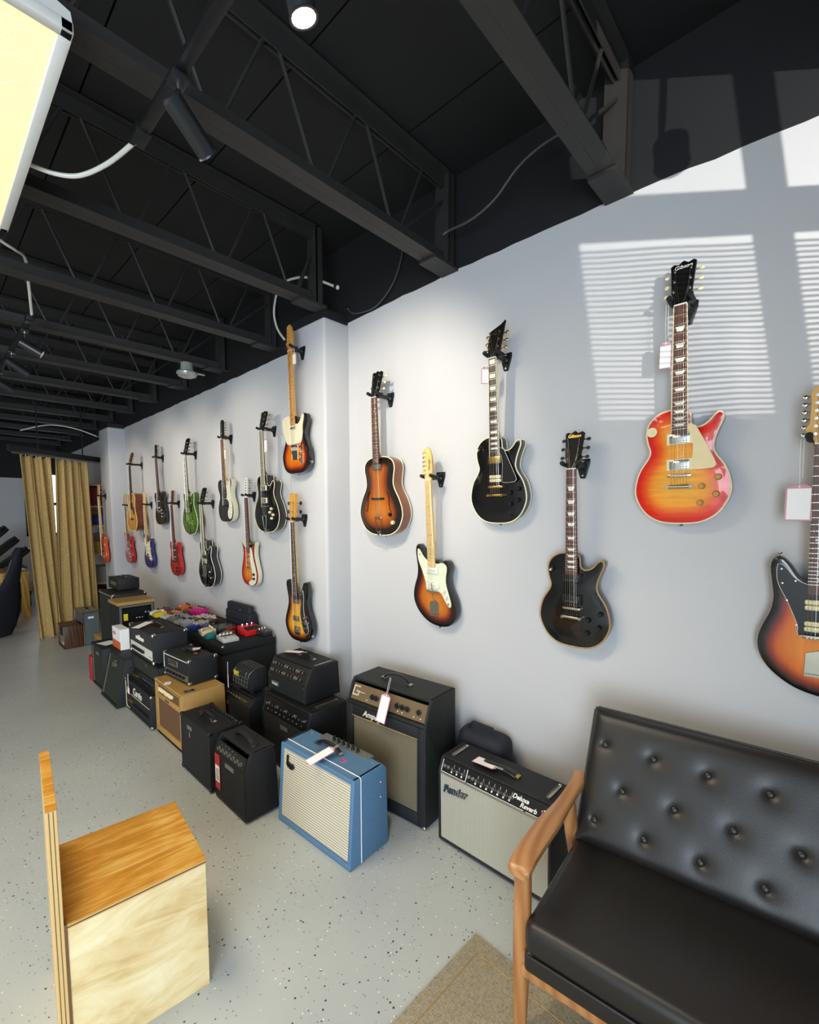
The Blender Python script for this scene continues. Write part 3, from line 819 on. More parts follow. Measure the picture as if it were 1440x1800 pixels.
def pickup(g, yf, z, kind, w=None, rot=0):
    M = T(0, 0, z) @ Matrix.Rotation(rot, 4, 'Y') @ T(0, 0, -z)
    if kind in ('hum_chrome', 'hum_gold', 'hum_black', 'hum_zebra', 'hum_open'):
        ring = {'hum_chrome': 'cream_plastic', 'hum_gold': 'plastic_black', 'hum_black': 'plastic_black', 'hum_zebra': 'plastic_black', 'hum_open': 'plastic_black'}[kind]
        if kind != 'hum_open':
            MB().bb((-0.046, yf-0.008, z-0.0225), (0.046, yf+0.002, z+0.0225), 0.002, 1).build('pickup_ring', ring, g)
        cov = {'hum_chrome': 'chrome', 'hum_gold': 'gold', 'hum_black': 'plastic_black', 'hum_zebra': 'cream_plastic', 'hum_open': 'cream_plastic'}[kind]
        if kind in ('hum_zebra', 'hum_open'):
            p = None
            for s in (-1, 1):
                MB().bb((-0.035, yf-0.012, z+s*0.0095-0.0085), (0.035, yf-0.002, z+s*0.0095+0.0085), 0.006, 2).build('pickup_coil', cov, g)
            m = MB()
            for s in (-1, 1):
                for i in range(6): m.cyl((-0.0255+i*0.0102, yf-0.011, z+s*0.0095), (-0.0255+i*0.0102, yf-0.0132, z+s*0.0095), 0.0026, n=8)
            m.build('pole_screws', 'nickel', g)
        else:
            p = MB().bb((-0.035, yf-0.0125, z-0.0185), (0.035, yf-0.004, z+0.0185), 0.003, 2).build('pickup_cover', cov, g)
            m = MB()
            for i in range(6): m.cyl((-0.0255+i*0.0102, yf-0.012, z-0.009), (-0.0255+i*0.0102, yf-0.0138, z-0.009), 0.0026, n=8)
            m.build('pole_screws', 'nickel', p)
    elif kind in ('soap_white',):
        MB().bb((-0.048, yf-0.013, z-0.019), (0.048, yf-0.002, z+0.019), 0.004, 2).build('pickup_cover', 'white_plastic', g)
        m = MB()
        for i in range(6): m.cyl((-0.0255+i*0.0102, yf-0.0125, z), (-0.0255+i*0.0102, yf-0.0142, z), 0.0024, n=8)
        m.build('pole_screws', 'nickel', g)
    elif kind in ('single_chrome', 'single_white', 'single_black', 'bar'):
        c = {'single_chrome': 'chrome', 'single_white': 'white_plastic', 'single_black': 'plastic_black', 'bar': 'chrome'}[kind]
        hh = 0.006 if kind == 'bar' else 0.0085
        MB().bb((-0.036, yf-0.011, z-hh), (0.036, yf, z+hh), 0.005, 3, M=M).build('pickup_cover', c, g)
    elif kind == 'box_chrome':
        MB().bb((-0.038, yf-0.014, z-0.016), (0.038, yf, z+0.016), 0.003, 2).build('pickup_cover', 'nickel', g)

def MB_head(kind, L):
    """headstock plate in its own plane (front at y=0, nut at z=0) and tuner posts (x, z, side)"""
    m = MB(); d = 0.013
    if kind == '3x3':
        po = [(-0.021, -0.004), (0.021, -0.004), (0.024, 0.02), (0.034, 0.05), (0.0375, 0.10), (0.0425, L-0.012), (0.032, L-0.006), (0.016, L-0.014), (0, L), (-0.016, L-0.014), (-0.032, L-0.006), (-0.0425, L-0.012), (-0.0375, 0.10), (-0.034, 0.05), (-0.024, 0.02)]
        m.prism(po, 0, d, 'y', 0.001, 1)
        tz = [0.055, 0.095, 0.135]
        return m, [(s*0.027, zz, s*1.0) for zz in tz for s in (-1, 1)]
    if kind == 'six':
        po = [(-0.021, -0.004), (0.021, -0.004), (0.022, 0.01), (0.030, 0.028), (0.040, 0.036), (0.047, 0.05), (0.034, 0.062), (0.033, 0.09), (0.031, 0.13), (0.034, 0.16), (0.026, L-0.008), (0.004, L), (-0.014, L-0.012), (-0.022, L-0.03), (-0.028, 0.13), (-0.031, 0.08), (-0.030, 0.03), (-0.022, 0.008)]
        po = [(-x, zz) for x, zz in po][::-1]
        m.prism(po, 0, d, 'y', 0.001, 1)
        return m, [(-0.0195+0.0005*i, 0.03+i*0.0247, -1.0) for i in range(6)]
    if kind == 'six_r':
        m0, tn = MB_head('six', L)
        return m0, [(0.0, 0.03+i*0.0247, 1.0) for i in range(6)]
    if kind == 'bass4':
        po = [(-0.021, -0.004), (0.021, -0.004), (0.026, 0.02), (0.040, 0.035), (0.040, L-0.03), (0.046, L-0.006), (0.030, L-0.002), (0.012, L-0.012), (-0.012, L), (-0.032, L-0.004), (-0.034, 0.03), (-0.024, 0.012)]
        m.prism(po, 0, d, 'y', 0.001, 1)
        return m, [(0.022*s, 0.07+q*0.06, s*1.0) for q in (0, 1) for s in (-1, 1)]
    if kind == 'slim':
        po = [(-0.021, -0.004), (0.021, -0.004), (0.026, 0.03), (0.027, L-0.02), (0.015, L), (-0.02, L-0.004), (-0.026, L-0.03), (-0.026, 0.03)]
        m.prism(po, 0, d, 'y', 0.001, 1)
        return m, [(0.008, 0.035+i*0.024, 1.0) for i in range(6)]
    if kind == 'swoop':
        po = [(-0.021, -0.004), (0.021, -0.004), (0.028, 0.02), (0.036, 0.06), (0.050, L+0.01), (0.030, L-0.01), (0.0, L-0.022), (-0.03, L-0.034), (-0.036, 0.06), (-0.028, 0.02)]
        m.prism(po, 0, d, 'y', 0.001, 1)
        return m, [(s*0.027, zz, s*1.0) for zz in (0.05, 0.088, 0.126) for s in (-1, 1)]

# finishes
mat('neck_mahogany', '#4a2416', 0.35, coat=0.4, var=0.2, scale=30)
mat('neck_maple', '#d9a95c', 0.35, coat=0.4, var=0.12, scale=30)
mat('neck_maple_pale', '#e6c98c', 0.35, coat=0.4, var=0.12, scale=30)
mat('neck_black', '#141312', 0.35, coat=0.4)
mat('side_black', '#0e0e10', 0.25, coat=0.8, var=0.1)
mat('side_cherry', '#7c2419', 0.3, coat=0.7, var=0.2)
mat('side_brown', '#7d4522', 0.3, coat=0.6, var=0.3, scale=25)
mat('side_mahogany', '#6e3518', 0.35, coat=0.5, var=0.3, scale=25)
mat('side_cream', '#d8d2b8', 0.45, var=0.06)
mat('side_red', '#b01822', 0.25, coat=0.8, var=0.12)
mat('side_navy', '#2a2668', 0.25, coat=0.8, var=0.12)
mat('side_green', '#3d5a16', 0.3, coat=0.7, var=0.15)
mat('side_orange', '#d9541c', 0.3, coat=0.7, var=0.1)
mat('bind_cream', '#e6dcb8', 0.4, var=0.05)
mat('bind_white', '#e9e6d8', 0.4, var=0.05)
mat('bind_brown', '#a9854a', 0.4, var=0.1)
burst('top_cherry', [(0, '#d01208'), (0.016, '#dd1a0a'), (0.042, '#ea5a14'), (0.07, '#f29a26'), (0.12, '#f5ac34')], flame=0.16)
burst('top_black', [(0, '#0b0b0d'), (0.1, '#0c0c0e')], rough=0.2, grain=0.02)
burst('top_tobacco', [(0, '#15100d'), (0.035, '#1d120d'), (0.065, '#8a4114'), (0.1, '#b06020'), (0.16, '#c0762a')])
burst('top_three_tone', [(0, '#120d0d'), (0.014, '#2a0f0a'), (0.03, '#8e260a'), (0.052, '#cf6210'), (0.1, '#df801a')])
burst('top_three_dark', [(0, '#120d0d'), (0.022, '#2a0f0a'), (0.04, '#7e2a0c'), (0.062, '#b8601a'), (0.1, '#c97420')])
burst('top_yellow_burst', [(0, '#140f0c'), (0.018, '#2a130a'), (0.04, '#a0520f'), (0.06, '#dd961c'), (0.1, '#e8a828')])
burst('top_red_burst', [(0, '#8c1a0c'), (0.03, '#b8300c'), (0.055, '#d8681a'), (0.1, '#e08a2c')])
burst('top_natural', [(0, '#c48432'), (0.1, '#d0923c')])
burst('top_green', [(0, '#2f5210'), (0.06, '#4f7d1a'), (0.12, '#5c8a1f')])
burst('top_red', [(0, '#8e0f16'), (0.08, '#a81820')])
burst('top_navy', [(0, '#221f5c'), (0.1, '#2c2a70')])
burst('top_orange', [(0, '#cc4c18'), (0.1, '#dc5c20')])
burst('top_grey_black', [(0, '#201f1d'), (0.08, '#2c2a26')])

def poker(g, yf):
    MB().lathe((-0.1, yf+0.003, 0.368), (0, -1, 0), [(0.019, 0), (0.019, 0.004), (0.002, 0.0045)], 18).build('switch_plate', 'cream_plastic', g)
    MB().cyl((-0.1, yf, 0.368), (-0.097, yf-0.02, 0.365), 0.003, 0.005, 8).build('toggle_switch', 'cream_plastic', g)
def toggle(x, z, m='cream_plastic'):
    def f(g, yf):
        MB().lathe((x, yf+0.003, z), (0, -1, 0), [(0.011, 0), (0.011, 0.004), (0.002, 0.0045)], 14).build('switch_plate', 'plastic_black', g)
        MB().cyl((x, yf, z), (x+0.003, yf-0.02, z-0.003), 0.003, 0.005, 8).build('toggle_switch', m, g)
    return f
mat('knob_amber', '#b58a3a', 0.2, coat=0.6)
LPG = [(.03, .385), (.048, .378), (.062, .36), (.118, .237), (.117, .219), (.106, .212), (.045, .212), (.042, .24), (.045, .3), (.04, .34), (.03, .36)]
LPK = [(0.128, 0.177), (0.075, 0.145), (0.122, 0.114), (0.07, 0.082)]
guitar('electric_guitar', 'cherry sunburst electric guitar with cream pickguard, hung in the sunlit patch', 0.447, 1.622, 'single', 0.052, 0.002, 0.011, top='top_cherry', side='side_cherry', binding='bind_cream',
       inlay='trap', nut=0.822, headlen=0.172, rho=-1.0, fbind='bind_cream', board='#5a3226', logo=('Gibson', 0.021, 'paper', 0, 0.146), tuner='nickel', button='cream_plastic', pickups=[(0.332, 'hum_chrome'), (0.232, 'hum_chrome')],
       bridge='tom', bridgez=0.19, tail='stop', guard=LPG, guardcol='#e6d2a0', knobs=LPK, knobmat='knob_amber', extra=poker)
guitar('electric_guitar', 'black single-cut electric guitar with gold-lettered headstock, lower row below the sunlit patch', 0.866, 1.035, 'single', 0.052, 0.002, 0.010, top='top_black', side='side_black', binding='bind_brown',
       inlay='trap', nut=0.825, headlen=0.172, board='#5a3430', logo=('Gibson', 0.021, 'gold', 0, 0.146), tuner='plastic_black', button='plastic_black', pickups=[(0.332, 'hum_black'), (0.232, 'hum_black')], bridge='tom', bridgez=0.19, tail='stop', knobs=LPK, extra=toggle(-0.1, 0.368))
def custom_extra(g, yf):
    toggle(-0.1, 0.385)(g, yf)
guitar('electric_guitar', 'glossy black single-cut electric guitar with gold hardware and cream binding, upper row', 1.285, 1.607, 'single', 0.052, 0.002, 0.010, top='top_black', side='side_black', binding='bind_cream', back_binding=True,
       inlay='block', nut=0.825, fbind='bind_cream', board='#33231d', head='swoop', headlen=0.172, logo=('G', 0.03, 'gold', 0.0, 0.125), tuner='gold', button='gold', pickups=[(0.327, 'hum_gold'), (0.232, 'hum_zebra')], bridge='tom', bridgez=0.19, tail='stop',
       guard=LPG, guardcol='#121214', guardedge='bind_white', knobs=[(0.128, 0.177), (0.085, 0.16), (0.125, 0.12), (0.085, 0.103)], extra=custom_extra)
def fholes(g, yf):
    for s in (-1, 1):
        pts = [(s*0.072, yf-0.0005, 0.28), (s*0.088, yf-0.0005, 0.268), (s*0.096, yf-0.0005, 0.24), (s*0.098, yf-0.0005, 0.2), (s*0.104, yf-0.0005, 0.165), (s*0.118, yf+0.001, 0.15)]
        MB().tube(catmull(pts, 5, False), [0.002]+[0.0042]*24+[0.002], 6, flat=0.3).build('sound_hole', 'plastic_black', g)
def arch_extra(g, yf):
    fholes(g, yf)
    for kx, kz, m in ((0.105, 0.135, 'plastic_black'), (0.125, 0.085, 'cream_plastic')):
        MB().lathe((kx, yf+0.004, kz), (0, -1, 0), [(0.013, 0), (0.012, 0.014), (0.002, 0.016)], 12).build('knob', m, g)
guitar('archtop_guitar', 'tobacco sunburst archtop guitar with f-holes, no cutaway, first right of the pilaster', 2.135, 1.515, 'archtop', 0.085, 0.003, 0.014, sx=0.97, top='top_tobacco', side='side_brown', binding='bind_cream', back_binding=True,
       nut=0.86, fb0=0.455, bridgez=0.235, inlay='dot', board='#5a3426', headlen=0.17, button='cream_plastic', pickups=[(0.435, 'box_chrome')], bridge='wood', tail='trapeze', tailz=0.115, extra=arch_extra, tau=2.4)
JG = [(-.108, .462), (-.088, .452), (-.062, .415), (-.03, .395), (.035, .38), (.07, .388), (.098, .380), (.108, .355), (.098, .3), (.1, .255), (.128, .165), (.128, .135), (.112, .13), (.085, .165), (.05, .212), (-.045, .212), (-.052, .25), (-.08, .33), (-.108, .40)]
def jazz_extra(g, yf):
    for kx, kz in ((0.083, 0.225), (0.098, 0.19)): MB().lathe((kx, yf-0.003, kz), (0, -1, 0), [(0.011, 0), (0.01, 0.012), (0.002, 0.013)], 12).build('knob', 'white_plastic', g)
    MB().cyl((0.112, yf-0.003, 0.15), (0.112, yf-0.008, 0.15), 0.007, n=10).build('output_jack', 'chrome', g)
    MB().tube([(0.025, yf-0.008, 0.125), (0.03, yf-0.02, 0.13), (0.015, yf-0.03, 0.20), (0.012, yf-0.032, 0.27)], 0.0025, 6).build('vibrato_arm', 'chrome', g)
    MB().lathe((-0.09, yf-0.003, 0.43), (0, -1, 0), [(0.005, 0), (0.004, 0.006)], 8).build('rhythm_switch', 'chrome', g)
guitar('electric_guitar', 'dark sunburst offset-body electric guitar with mint pickguard and maple neck, lower row', 1.715, 0.985, 'offset', 0.045, 0.010, top='top_three_dark', side='side_black',
       nut=0.862, fb0=0.362, bridgez=0.215, inlay='dot_dark', board='#e2bd7a', neck='neck_maple_pale', head='six', headcol='#e0bb74', headlen=0.185, headang=2, logo=('Fender', 0.022, 'plastic_black', 0.012, 0.085, PI/2), tuner='chrome', button='chrome',
       pickups=[(0.34, 'soap_white'), (0.25, 'soap_white')], bridge='tom', tail='plate', tailz=0.115, guard=JG, guardcol='#dfe3c6', extra=jazz_extra, tau=4)
JG2 = [(x, z) for x, z in JG]
def jag_extra(g, yf):
    for x, z in ((-.098, .445), (-.06, .405), (-.095, .395), (-.082, .335), (-.055, .25), (.03, .375), (.1, .37)): MB().cyl((x, yf-0.003, z), (x, yf-0.0045, z), 0.003, n=8).build('screw', 'chrome', g)
    for kx, kz in ((0.083, 0.225), (0.098, 0.19)): MB().lathe((kx, yf-0.003, kz), (0, -1, 0), [(0.011, 0), (0.01, 0.012), (0.002, 0.013)], 12).build('knob', 'plastic_black', g)
    MB().lathe((-0.102, -0.022, 0.486), (-0.2, 0, 1), [(0.0035, 0), (0.003, 0.007), (0.007, 0.011), (0.006, 0.014)], 10).build('strap_button', 'nickel', g)
guitar('electric_guitar', 'sunburst offset electric guitar with black pickguard, cut off by the right picture edge', 0.012, 1.03, 'offset', 0.045, 0.010, top='top_three_tone', side='side_black',
       nut=0.862, fb0=0.362, bridgez=0.215, inlay='dot', board='#5a3a2a', neck='neck_maple', head='six', headcol='#d8a860', headlen=0.185, headang=2, tuner='chrome', button='chrome',
       pickups=[(0.325, 'hum_open'), (0.25, 'hum_open')], bridge='tom', tail='plate', tailz=0.125, guard=JG2, guardcol='#101012', guardedge='bind_white', extra=jag_extra, tau=4, rho=-1.6)
TG = [(-.13, .388), (-.08, .402), (-.034, .394), (-.03, .345), (.03, .342), (.045, .335), (.075, .352), (.1, .388), (.118, .398), (.128, .385), (.108, .32), (.105, .27), (.085, .215), (.04, .205), (-.075, .205), (-.11, .25), (-.135, .31), (-.14, .36)]
def tele_extra(g, yf):
    MB().bb((0.072, yf-0.004, 0.06), (0.094, yf, 0.205), 0.004, 2).build('control_plate', 'chrome', g)
    MB().bb((-0.035, yf-0.002, 0.095), (0.035, yf, 0.2), 0.002, 1).build('bridge_plate', 'nickel', g)
    MB().cyl((0.083, yf-0.004, 0.185), (0.083, yf-0.02, 0.175), 0.004, n=8).build('selector_switch', 'plastic_black', g)
    MB().cyl((0.155, -0.022, 0.075), (0.166, -0.022, 0.072), 0.011, n=14).build('output_jack', 'chrome', g)
guitar('electric_guitar', 'sunburst slab-body electric guitar with cream pickguard and maple neck, high on the near pilaster', 2.80, 1.932, 'slab_single', 0.045, 0.006, top='top_three_tone', side='side_black',
       nut=0.832, fb0=0.335, bridgez=0.174, board='#c98a3a', neck='neck_maple', inlay='dot_dark', head='six', headcol='#c88a3c', headlen=0.175, headang=2, tuner='chrome', button='chrome', pickups=[(0.315, 'single_chrome'), (0.185, 'single_black', None, 0.2)],
       bridge='hard', guard=TG, guardcol='#e6dcbc', knobs=[(0.083, 0.13), (0.083, 0.09)], knobmat='chrome', extra=tele_extra, xwall=1.92, tau=1.6, gap=0.032)
BG = [(.04, .34), (.075, .36), (.088, .39), (.095, .33), (.088, .27), (.095, .2), (.13, .14), (.135, .09), (.105, .07), (.08, .09), (.06, .14), (.045, .2), (.05, .26), (.06, .3)]
def bass_extra(g, yf):
    MB().bb((-0.04, yf-0.012, 0.155), (0.03, yf, 0.19), 0.003, 2).build('pickup_cover', 'nickel', g)
    MB().bb((-0.04, yf-0.012, 0.285), (0.03, yf, 0.312), 0.003, 2).build('pickup_cover', 'nickel', g)
    for kx, kz in ((.1, .19), (.085, .155), (.115, .15), (.1, .115)): MB().lathe((kx, yf-0.003, kz), (0, -1, 0), [(0.010, 0), (0.009, 0.014), (0.002, 0.015)], 12).build('knob', 'chrome', g)
    MB().cyl((0.14, -0.02, 0.065), (0.15, -0.02, 0.06), 0.011, n=12).build('output_jack', 'chrome', g)
guitar('bass_guitar', 'amber sunburst bass guitar with dark pickguard and four-tuner headstock, low on the near pilaster', 2.81, 0.722, 'bass', 0.045, 0.010, top='top_yellow_burst', side='side_black',
       nut=0.868, fb0=0.335, fbw=(0.042, 0.058), bridgez=0.09, board='#4a3224', neck='neck_maple', frets=24, inlay='dot', head='bass4', headcol='#cf9440', headlen=0.2, headang=3, tuner='chrome', button='plastic_black', nstr=4,
       bridge='hard', guard=BG, guardcol='#2b3034', guardedge='bind_white', extra=bass_extra, xwall=1.92, tau=1.6, gap=0.032, cat='bass guitar')
# between the pilasters, upper row from the far end
def aco_extra(g, yf):
    MB().lathe((0, yf+0.001, 0.335), (0, -1, 0), [(0.055, 0), (0.055, 0.0018), (0.001, 0.002)], 24).build('rosette', 'side_mahogany', g)
    MB().lathe((0, yf, 0.335), (0, -1, 0), [(0.048, 0), (0.048, 0.0022), (0.001, 0.0024)], 24).build('sound_hole', 'plastic_black', g)
    MB().prism([(0.02, .29), (.06, .32), (.10, .31), (.115, .26), (.10, .215), (.06, .22), (.03, .26)], yf-0.0016, yf, 'y').build('pickguard', 'guard_2e1a12', g)
    MB().prism([(-0.075, .145), (.075, .145), (.07, .165), (.02, .172), (-.02, .172), (-.07, .165)], yf-0.008, yf, 'y', 0.002, 1).build('bridge', 'guard_2e1a12', g)
mat('guard_2e1a12', '#2e1a12', 0.3, coat=0.4)
guitar('acoustic_guitar', 'natural-top acoustic guitar with deep mahogany sides, farthest in the upper row', 6.92, 1.40, 'dread', 0.105, 0.003, sz=1.0, sx=1.0, top='top_natural', side='side_mahogany', binding='bind_cream',
       nut=0.865, fb0=0.40, bridgez=0.158, inlay='dot', board='#2a1a14', headcol='#5c2a1e', headlen=0.18, button='nickel', extra=aco_extra, tau=0.0, gap=0.045, N=72, twist=0)
MMG = [(.03, .36), (.07, .35), (.1, .3), (.095, .22), (.1, .14), (.06, .1), (-.05, .1), (-.05, .25), (-.035, .34)]
guitar('electric_guitar', 'plain black single-cut electric guitar with row of chrome knobs, second of upper row', 6.12, 1.497, 'slab_single', 0.045, 0.006, top='top_black', side='side_black',
       nut=0.805, fb0=0.33, bridgez=0.168, inlay='dot', board='#6a4a40', head='slim', headcol='#141416', headlen=0.17, headang=4, pickups=[(0.29, 'single_chrome'), (0.21, 'single_chrome')], bridge='hard', guard=MMG, guardcol='#1c1d1e',
       knobs=[(0.1, 0.18), (0.105, 0.14), (0.1, 0.1)], knobmat='chrome', N=72, rho=-1.2)
def green_extra(g, yf): fholes(g, yf)
guitar('hollow_guitar', 'green double-cutaway hollow-body guitar with white binding and vibrato tailpiece', 5.165, 1.41, 'hollow_double', 0.065, 0.003, 0.010, top='top_green', side='side_green', binding='bind_white', back_binding=True,
       nut=0.855, fb0=0.37, bridgez=0.235, inlay='block', fbind='bind_white', board='#b8b09a', headcol='#101010', headlen=0.19, pickups=[(0.335, 'hum_chrome'), (0.262, 'hum_chrome')], bridge='tom', tail='vibrato', tailz=0.12,
       guard=[(.03, .40), (.06, .395), (.095, .30), (.085, .24), (.045, .25), (.04, .34)], guardcol='#2c3a1c', knobs=[(0.13, 0.15), (0.135, 0.105), (0.1, 0.34)], knobmat='gold', extra=green_extra, N=84, tau=3.6)
SG = [(.03, .36), (.06, .345), (.085, .37), (.105, .40), (.12, .395), (.112, .33), (.108, .28), (.125, .22), (.14, .14), (.125, .06), (.085, .03), (.05, .05), (.045, .1), (.075, .15), (.07, .2), (.035, .225), (.045, .28), (.035, .33)]
guitar('electric_guitar', 'charcoal guitar with swirling white pickguard and cream sides, upper row middle', 4.335, 1.56, 'slab_single', 0.05, 0.004, sz=1.02, top='top_grey_black', side='side_cream',
       nut=0.79, fb0=0.30, bridgez=0.16, inlay='dot', board='#6b4a38', neck='neck_maple', head='slim', headcol='#1a1a1a', headlen=0.18, headang=3, pickups=[(0.285, 'bar'), (0.225, 'bar')], bridge='wood', guard=SG, guardcol='#e4dfc8',
       knobs=[(0.11, 0.15), (0.10, 0.09)], knobmat='white_plastic', N=84)
guitar('hollow_guitar', 'black hollow-body guitar with pointed cutaway and trapeze tailpiece, upper row beside the pilaster', 3.545, 1.487, 'hollow_cut', 0.07, 0.003, 0.012, top='top_black', side='side_black', binding='bind_cream', back_binding=True,
       nut=0.848, fb0=0.40, bridgez=0.22, inlay='dot', fbind='bind_cream', board='#8d8a78', headcol='#101010', headlen=0.17, pickups=[(0.375, 'hum_chrome'), (0.27, 'hum_chrome')], bridge='tom', tail='trapeze', tailz=0.14,
       guard=[(.032, .48), (.062, .475), (.066, .42), (.045, .405), (.034, .42)], guardcol='#161616', guardedge='bind_white', knobs=[(0.11, 0.2), (0.135, 0.15), (0.085, 0.17), (0.11, 0.12)], knobmat='cream_plastic', N=84, tau=3.6)
# lower row from the far end
def pf_guard(col): return dict(guard=[(-.10, .40), (-.035, .355), (.035, .345), (.085, .36), (.105, .365), (.1, .3), (.11, .22), (.14, .13), (.115, .1), (.07, .13), (.04, .19), (-.04, .19), (-.06, .25), (-.1, .33)], guardcol=col)
guitar('electric_guitar', 'bright red double-cut electric guitar, farthest in the lower row below the acoustic', 7.42, 0.912, 'double', 0.045, 0.010, top='top_red', side='side_red', nut=0.815, fb0=0.33, bridgez=0.168, board='#7a4630', inlay='dot', neck='neck_maple',
       head='six', headcol='#d9b070', headlen=0.18, headang=2, pickups=[(0.3, 'single_chrome'), (0.21, 'single_white')], bridge='hard', guard=[(.03, .34), (.09, .36), (.1, .28), (.09, .2), (.03, .2), (-.03, .2), (-.05, .3)], guardcol='#7c5a44', knobs=[(0.1, 0.15), (0.11, 0.11)], knobmat='chrome', N=64)
guitar('electric_guitar', 'navy blue double-cut electric guitar with cream pickguard and maple neck, lower row', 6.61, 0.915, 'double', 0.045, 0.010, top='top_navy', side='side_navy', nut=0.815, fb0=0.33, bridgez=0.168, board='#dcae66', inlay='dot_dark', neck='neck_maple',
       head='six', headcol='#e0bb78', headlen=0.185, headang=2, pickups=[(0.3, 'single_white'), (0.25, 'single_white'), (0.2, 'single_white')], bridge='hard', knobs=[(0.095, 0.17), (0.11, 0.13)], knobmat='white_plastic', N=64, **pf_guard('#e8dcae'))
guitar('electric_guitar', 'dark red rounded double-cut electric guitar with red fingerboard edge, lower row below the green one', 5.69, 0.90, 'round_double', 0.045, 0.006, top='top_red', side='side_red', nut=0.835, fb0=0.34, bridgez=0.19, board='#5c2a22', inlay='dot',
       head='slim', headcol='#5c1c1e', headlen=0.17, headang=8, pickups=[(0.305, 'single_chrome'), (0.225, 'single_chrome')], bridge='tom', guard=[(.03, .35), (.08, .33), (.09, .25), (.08, .17), (-.06, .17), (-.06, .2), (.0, .21), (-.035, .3)], guardcol='#4c2420', knobs=[(0.06, 0.1), (0.05, 0.06)], N=64)
guitar('hollow_guitar', 'black hollow-body guitar with white binding and vibrato tailpiece, lower row middle', 4.775, 0.875, 'hollow_cut', 0.07, 0.003, 0.012, top='top_black', side='side_black', binding='bind_white', back_binding=True,
       nut=0.852, fb0=0.385, bridgez=0.225, inlay='dot', fbind='bind_cream', board='#9a8a6c', headcol='#101010', headlen=0.185, pickups=[(0.36, 'hum_chrome'), (0.275, 'hum_chrome')], bridge='tom', tail='vibrato', tailz=0.115, knobs=[(0.135, 0.17), (0.14, 0.11)], knobmat='chrome',
       guard=[(.032, .47), (.062, .465), (.066, .42), (.1, .40), (.1, .39), (.045, .40), (.034, .42)], guardcol='#161616', guardedge='bind_white', N=84, tau=3.6)
DG = [(.03, .355), (.06, .345), (.075, .30), (.09, .24), (.115, .18), (.13, .11), (.11, .045), (.06, .012), (.0, .01), (-.02, .025), (.0, .05), (.04, .065), (.05, .12), (.03, .2), (.015, .28)]
guitar('electric_guitar', 'orange sunburst guitar with two small horns, white pickguard and white sides, lower row', 3.915, 0.977, 'shorthorn', 0.042, 0.004, sx=1.02, top='top_red_burst', side='side_cream', nut=0.81, fb0=0.31, bridgez=0.175, board='#6b4434', inlay='dot',
       head='slim', headcol='#e8e6da', headlen=0.18, headang=4, button='nickel', pickups=[(0.275, 'bar', None, -0.12), (0.215, 'bar', None, -0.12)], bridge='tom', guard=DG, guardcol='#ebe6d2', guardedge='plastic_black', knobs=[(0.085, 0.115), (0.085, 0.075)], N=84)
guitar('electric_guitar', 'orange electric guitar with long maple neck on the rear pilaster', 7.86, 0.905, 'double', 0.045, 0.010, sx=0.9, top='top_orange', side='side_orange', nut=0.96, fb0=0.37, bridgez=0.1, board='#d9b068', inlay=None, neck='neck_maple',
       head='bass4', headcol='#d8ac64', headlen=0.17, headang=2, nstr=4, pickups=[(0.25, 'single_black'), (0.17, 'single_black')], bridge='hard', xwall=1.92, N=64)

# wall hangers and price tags
hp = {}
def shortname(label):
    return label.split(',')[0]
def hanger(i, label, g, nut, yb, xwall, w0):
    bpy.context.view_layer.update()
    p = g.matrix_world @ Vector((0, yb+0.014, nut+0.02))
    h = thing('guitar_hanger', 'black wall hanger holding the '+shortname(label), 'hanger', (xwall, p.y, p.z), -PI/2, 'black guitar wall hangers')
    L = xwall-p.x
    MB().prism([(-0.012, -0.055), (0.012, -0.055), (0.032, 0.01), (0.032, 0.035), (-0.032, 0.035), (-0.032, 0.01)], -0.008, 0, 'y', 0.003, 2).build('wall_plate', 'plastic_black', h)
    m = MB(); m.lathe((0, -0.008, 0), (0, -1, 0), [(0.020, 0), (0.020, 0.012), (0.013, 0.018), (0.013, L-0.05), (0.017, L-0.046), (0.017, L-0.03)], 12)
    m.build('arm', 'plastic_black', h)
    m = MB()
    w = w0/2+0.013
    m.bb((-w-0.004, -L+0.012, -0.011), (w+0.004, -L+0.035, 0.011), 0.005, 2)
    y0 = -L+0.03
    yo = m.build('yoke', 'plastic_black', h)
    for s in (-1, 1):
        MB().tube([(s*w, y0, 0), (s*w, -L-0.012, 0.002), (s*w, -L-0.032, 0.008)], [0.0095, 0.0098, 0.0105], 8).build('prong', 'rubber_black', yo)
    for z in (-0.042, 0.022):
        MB().cyl((0, -0.007, z), (0, -0.0105, z), 0.005, n=8).build('screw', 'nickel', h)
for i, (nm, label, g, nut, yb, xw, w0) in enumerate(HANG): hanger(i, label, g, nut, yb, xw, w0)

def price_tag(loc, rot, label, w=0.045, h=0.075, L=0.09, parent=None, rim='paper_pink', drop=True):
    t = thing('price_tag', label, 'tag', loc, 0, 'white paper price tags')
    t.rotation_euler = rot
    po = [(-w/2, -h), (w/2, -h), (w/2, -0.012), (w/4, 0), (-w/4, 0), (-w/2, -0.012)]
    MB().prism(po, -0.0006, 0.0006, 'y').build('card', rim, t, smooth=0)
    k = 0.86
    MB().bb((-w*k/2, -0.0013, -h+0.004), (w*k/2, -0.0006, -0.012), 0.0, 1).build('label_face', 'paper', t, smooth=0)
    MB().cyl((0, 0.0012, -0.006), (0, -0.0016, -0.006), 0.003, n=10).build('eyelet', 'white_plastic', t)
    if drop:
        MB().tube([(-0.004, 0, L), (-0.003, -0.001, L*0.5), (0, -0.001, -0.006), (0.006, 0.0, L*0.15), (0.004, 0.001, L)], 0.0009, 5).build('cord', 'string_white', t)
    return t
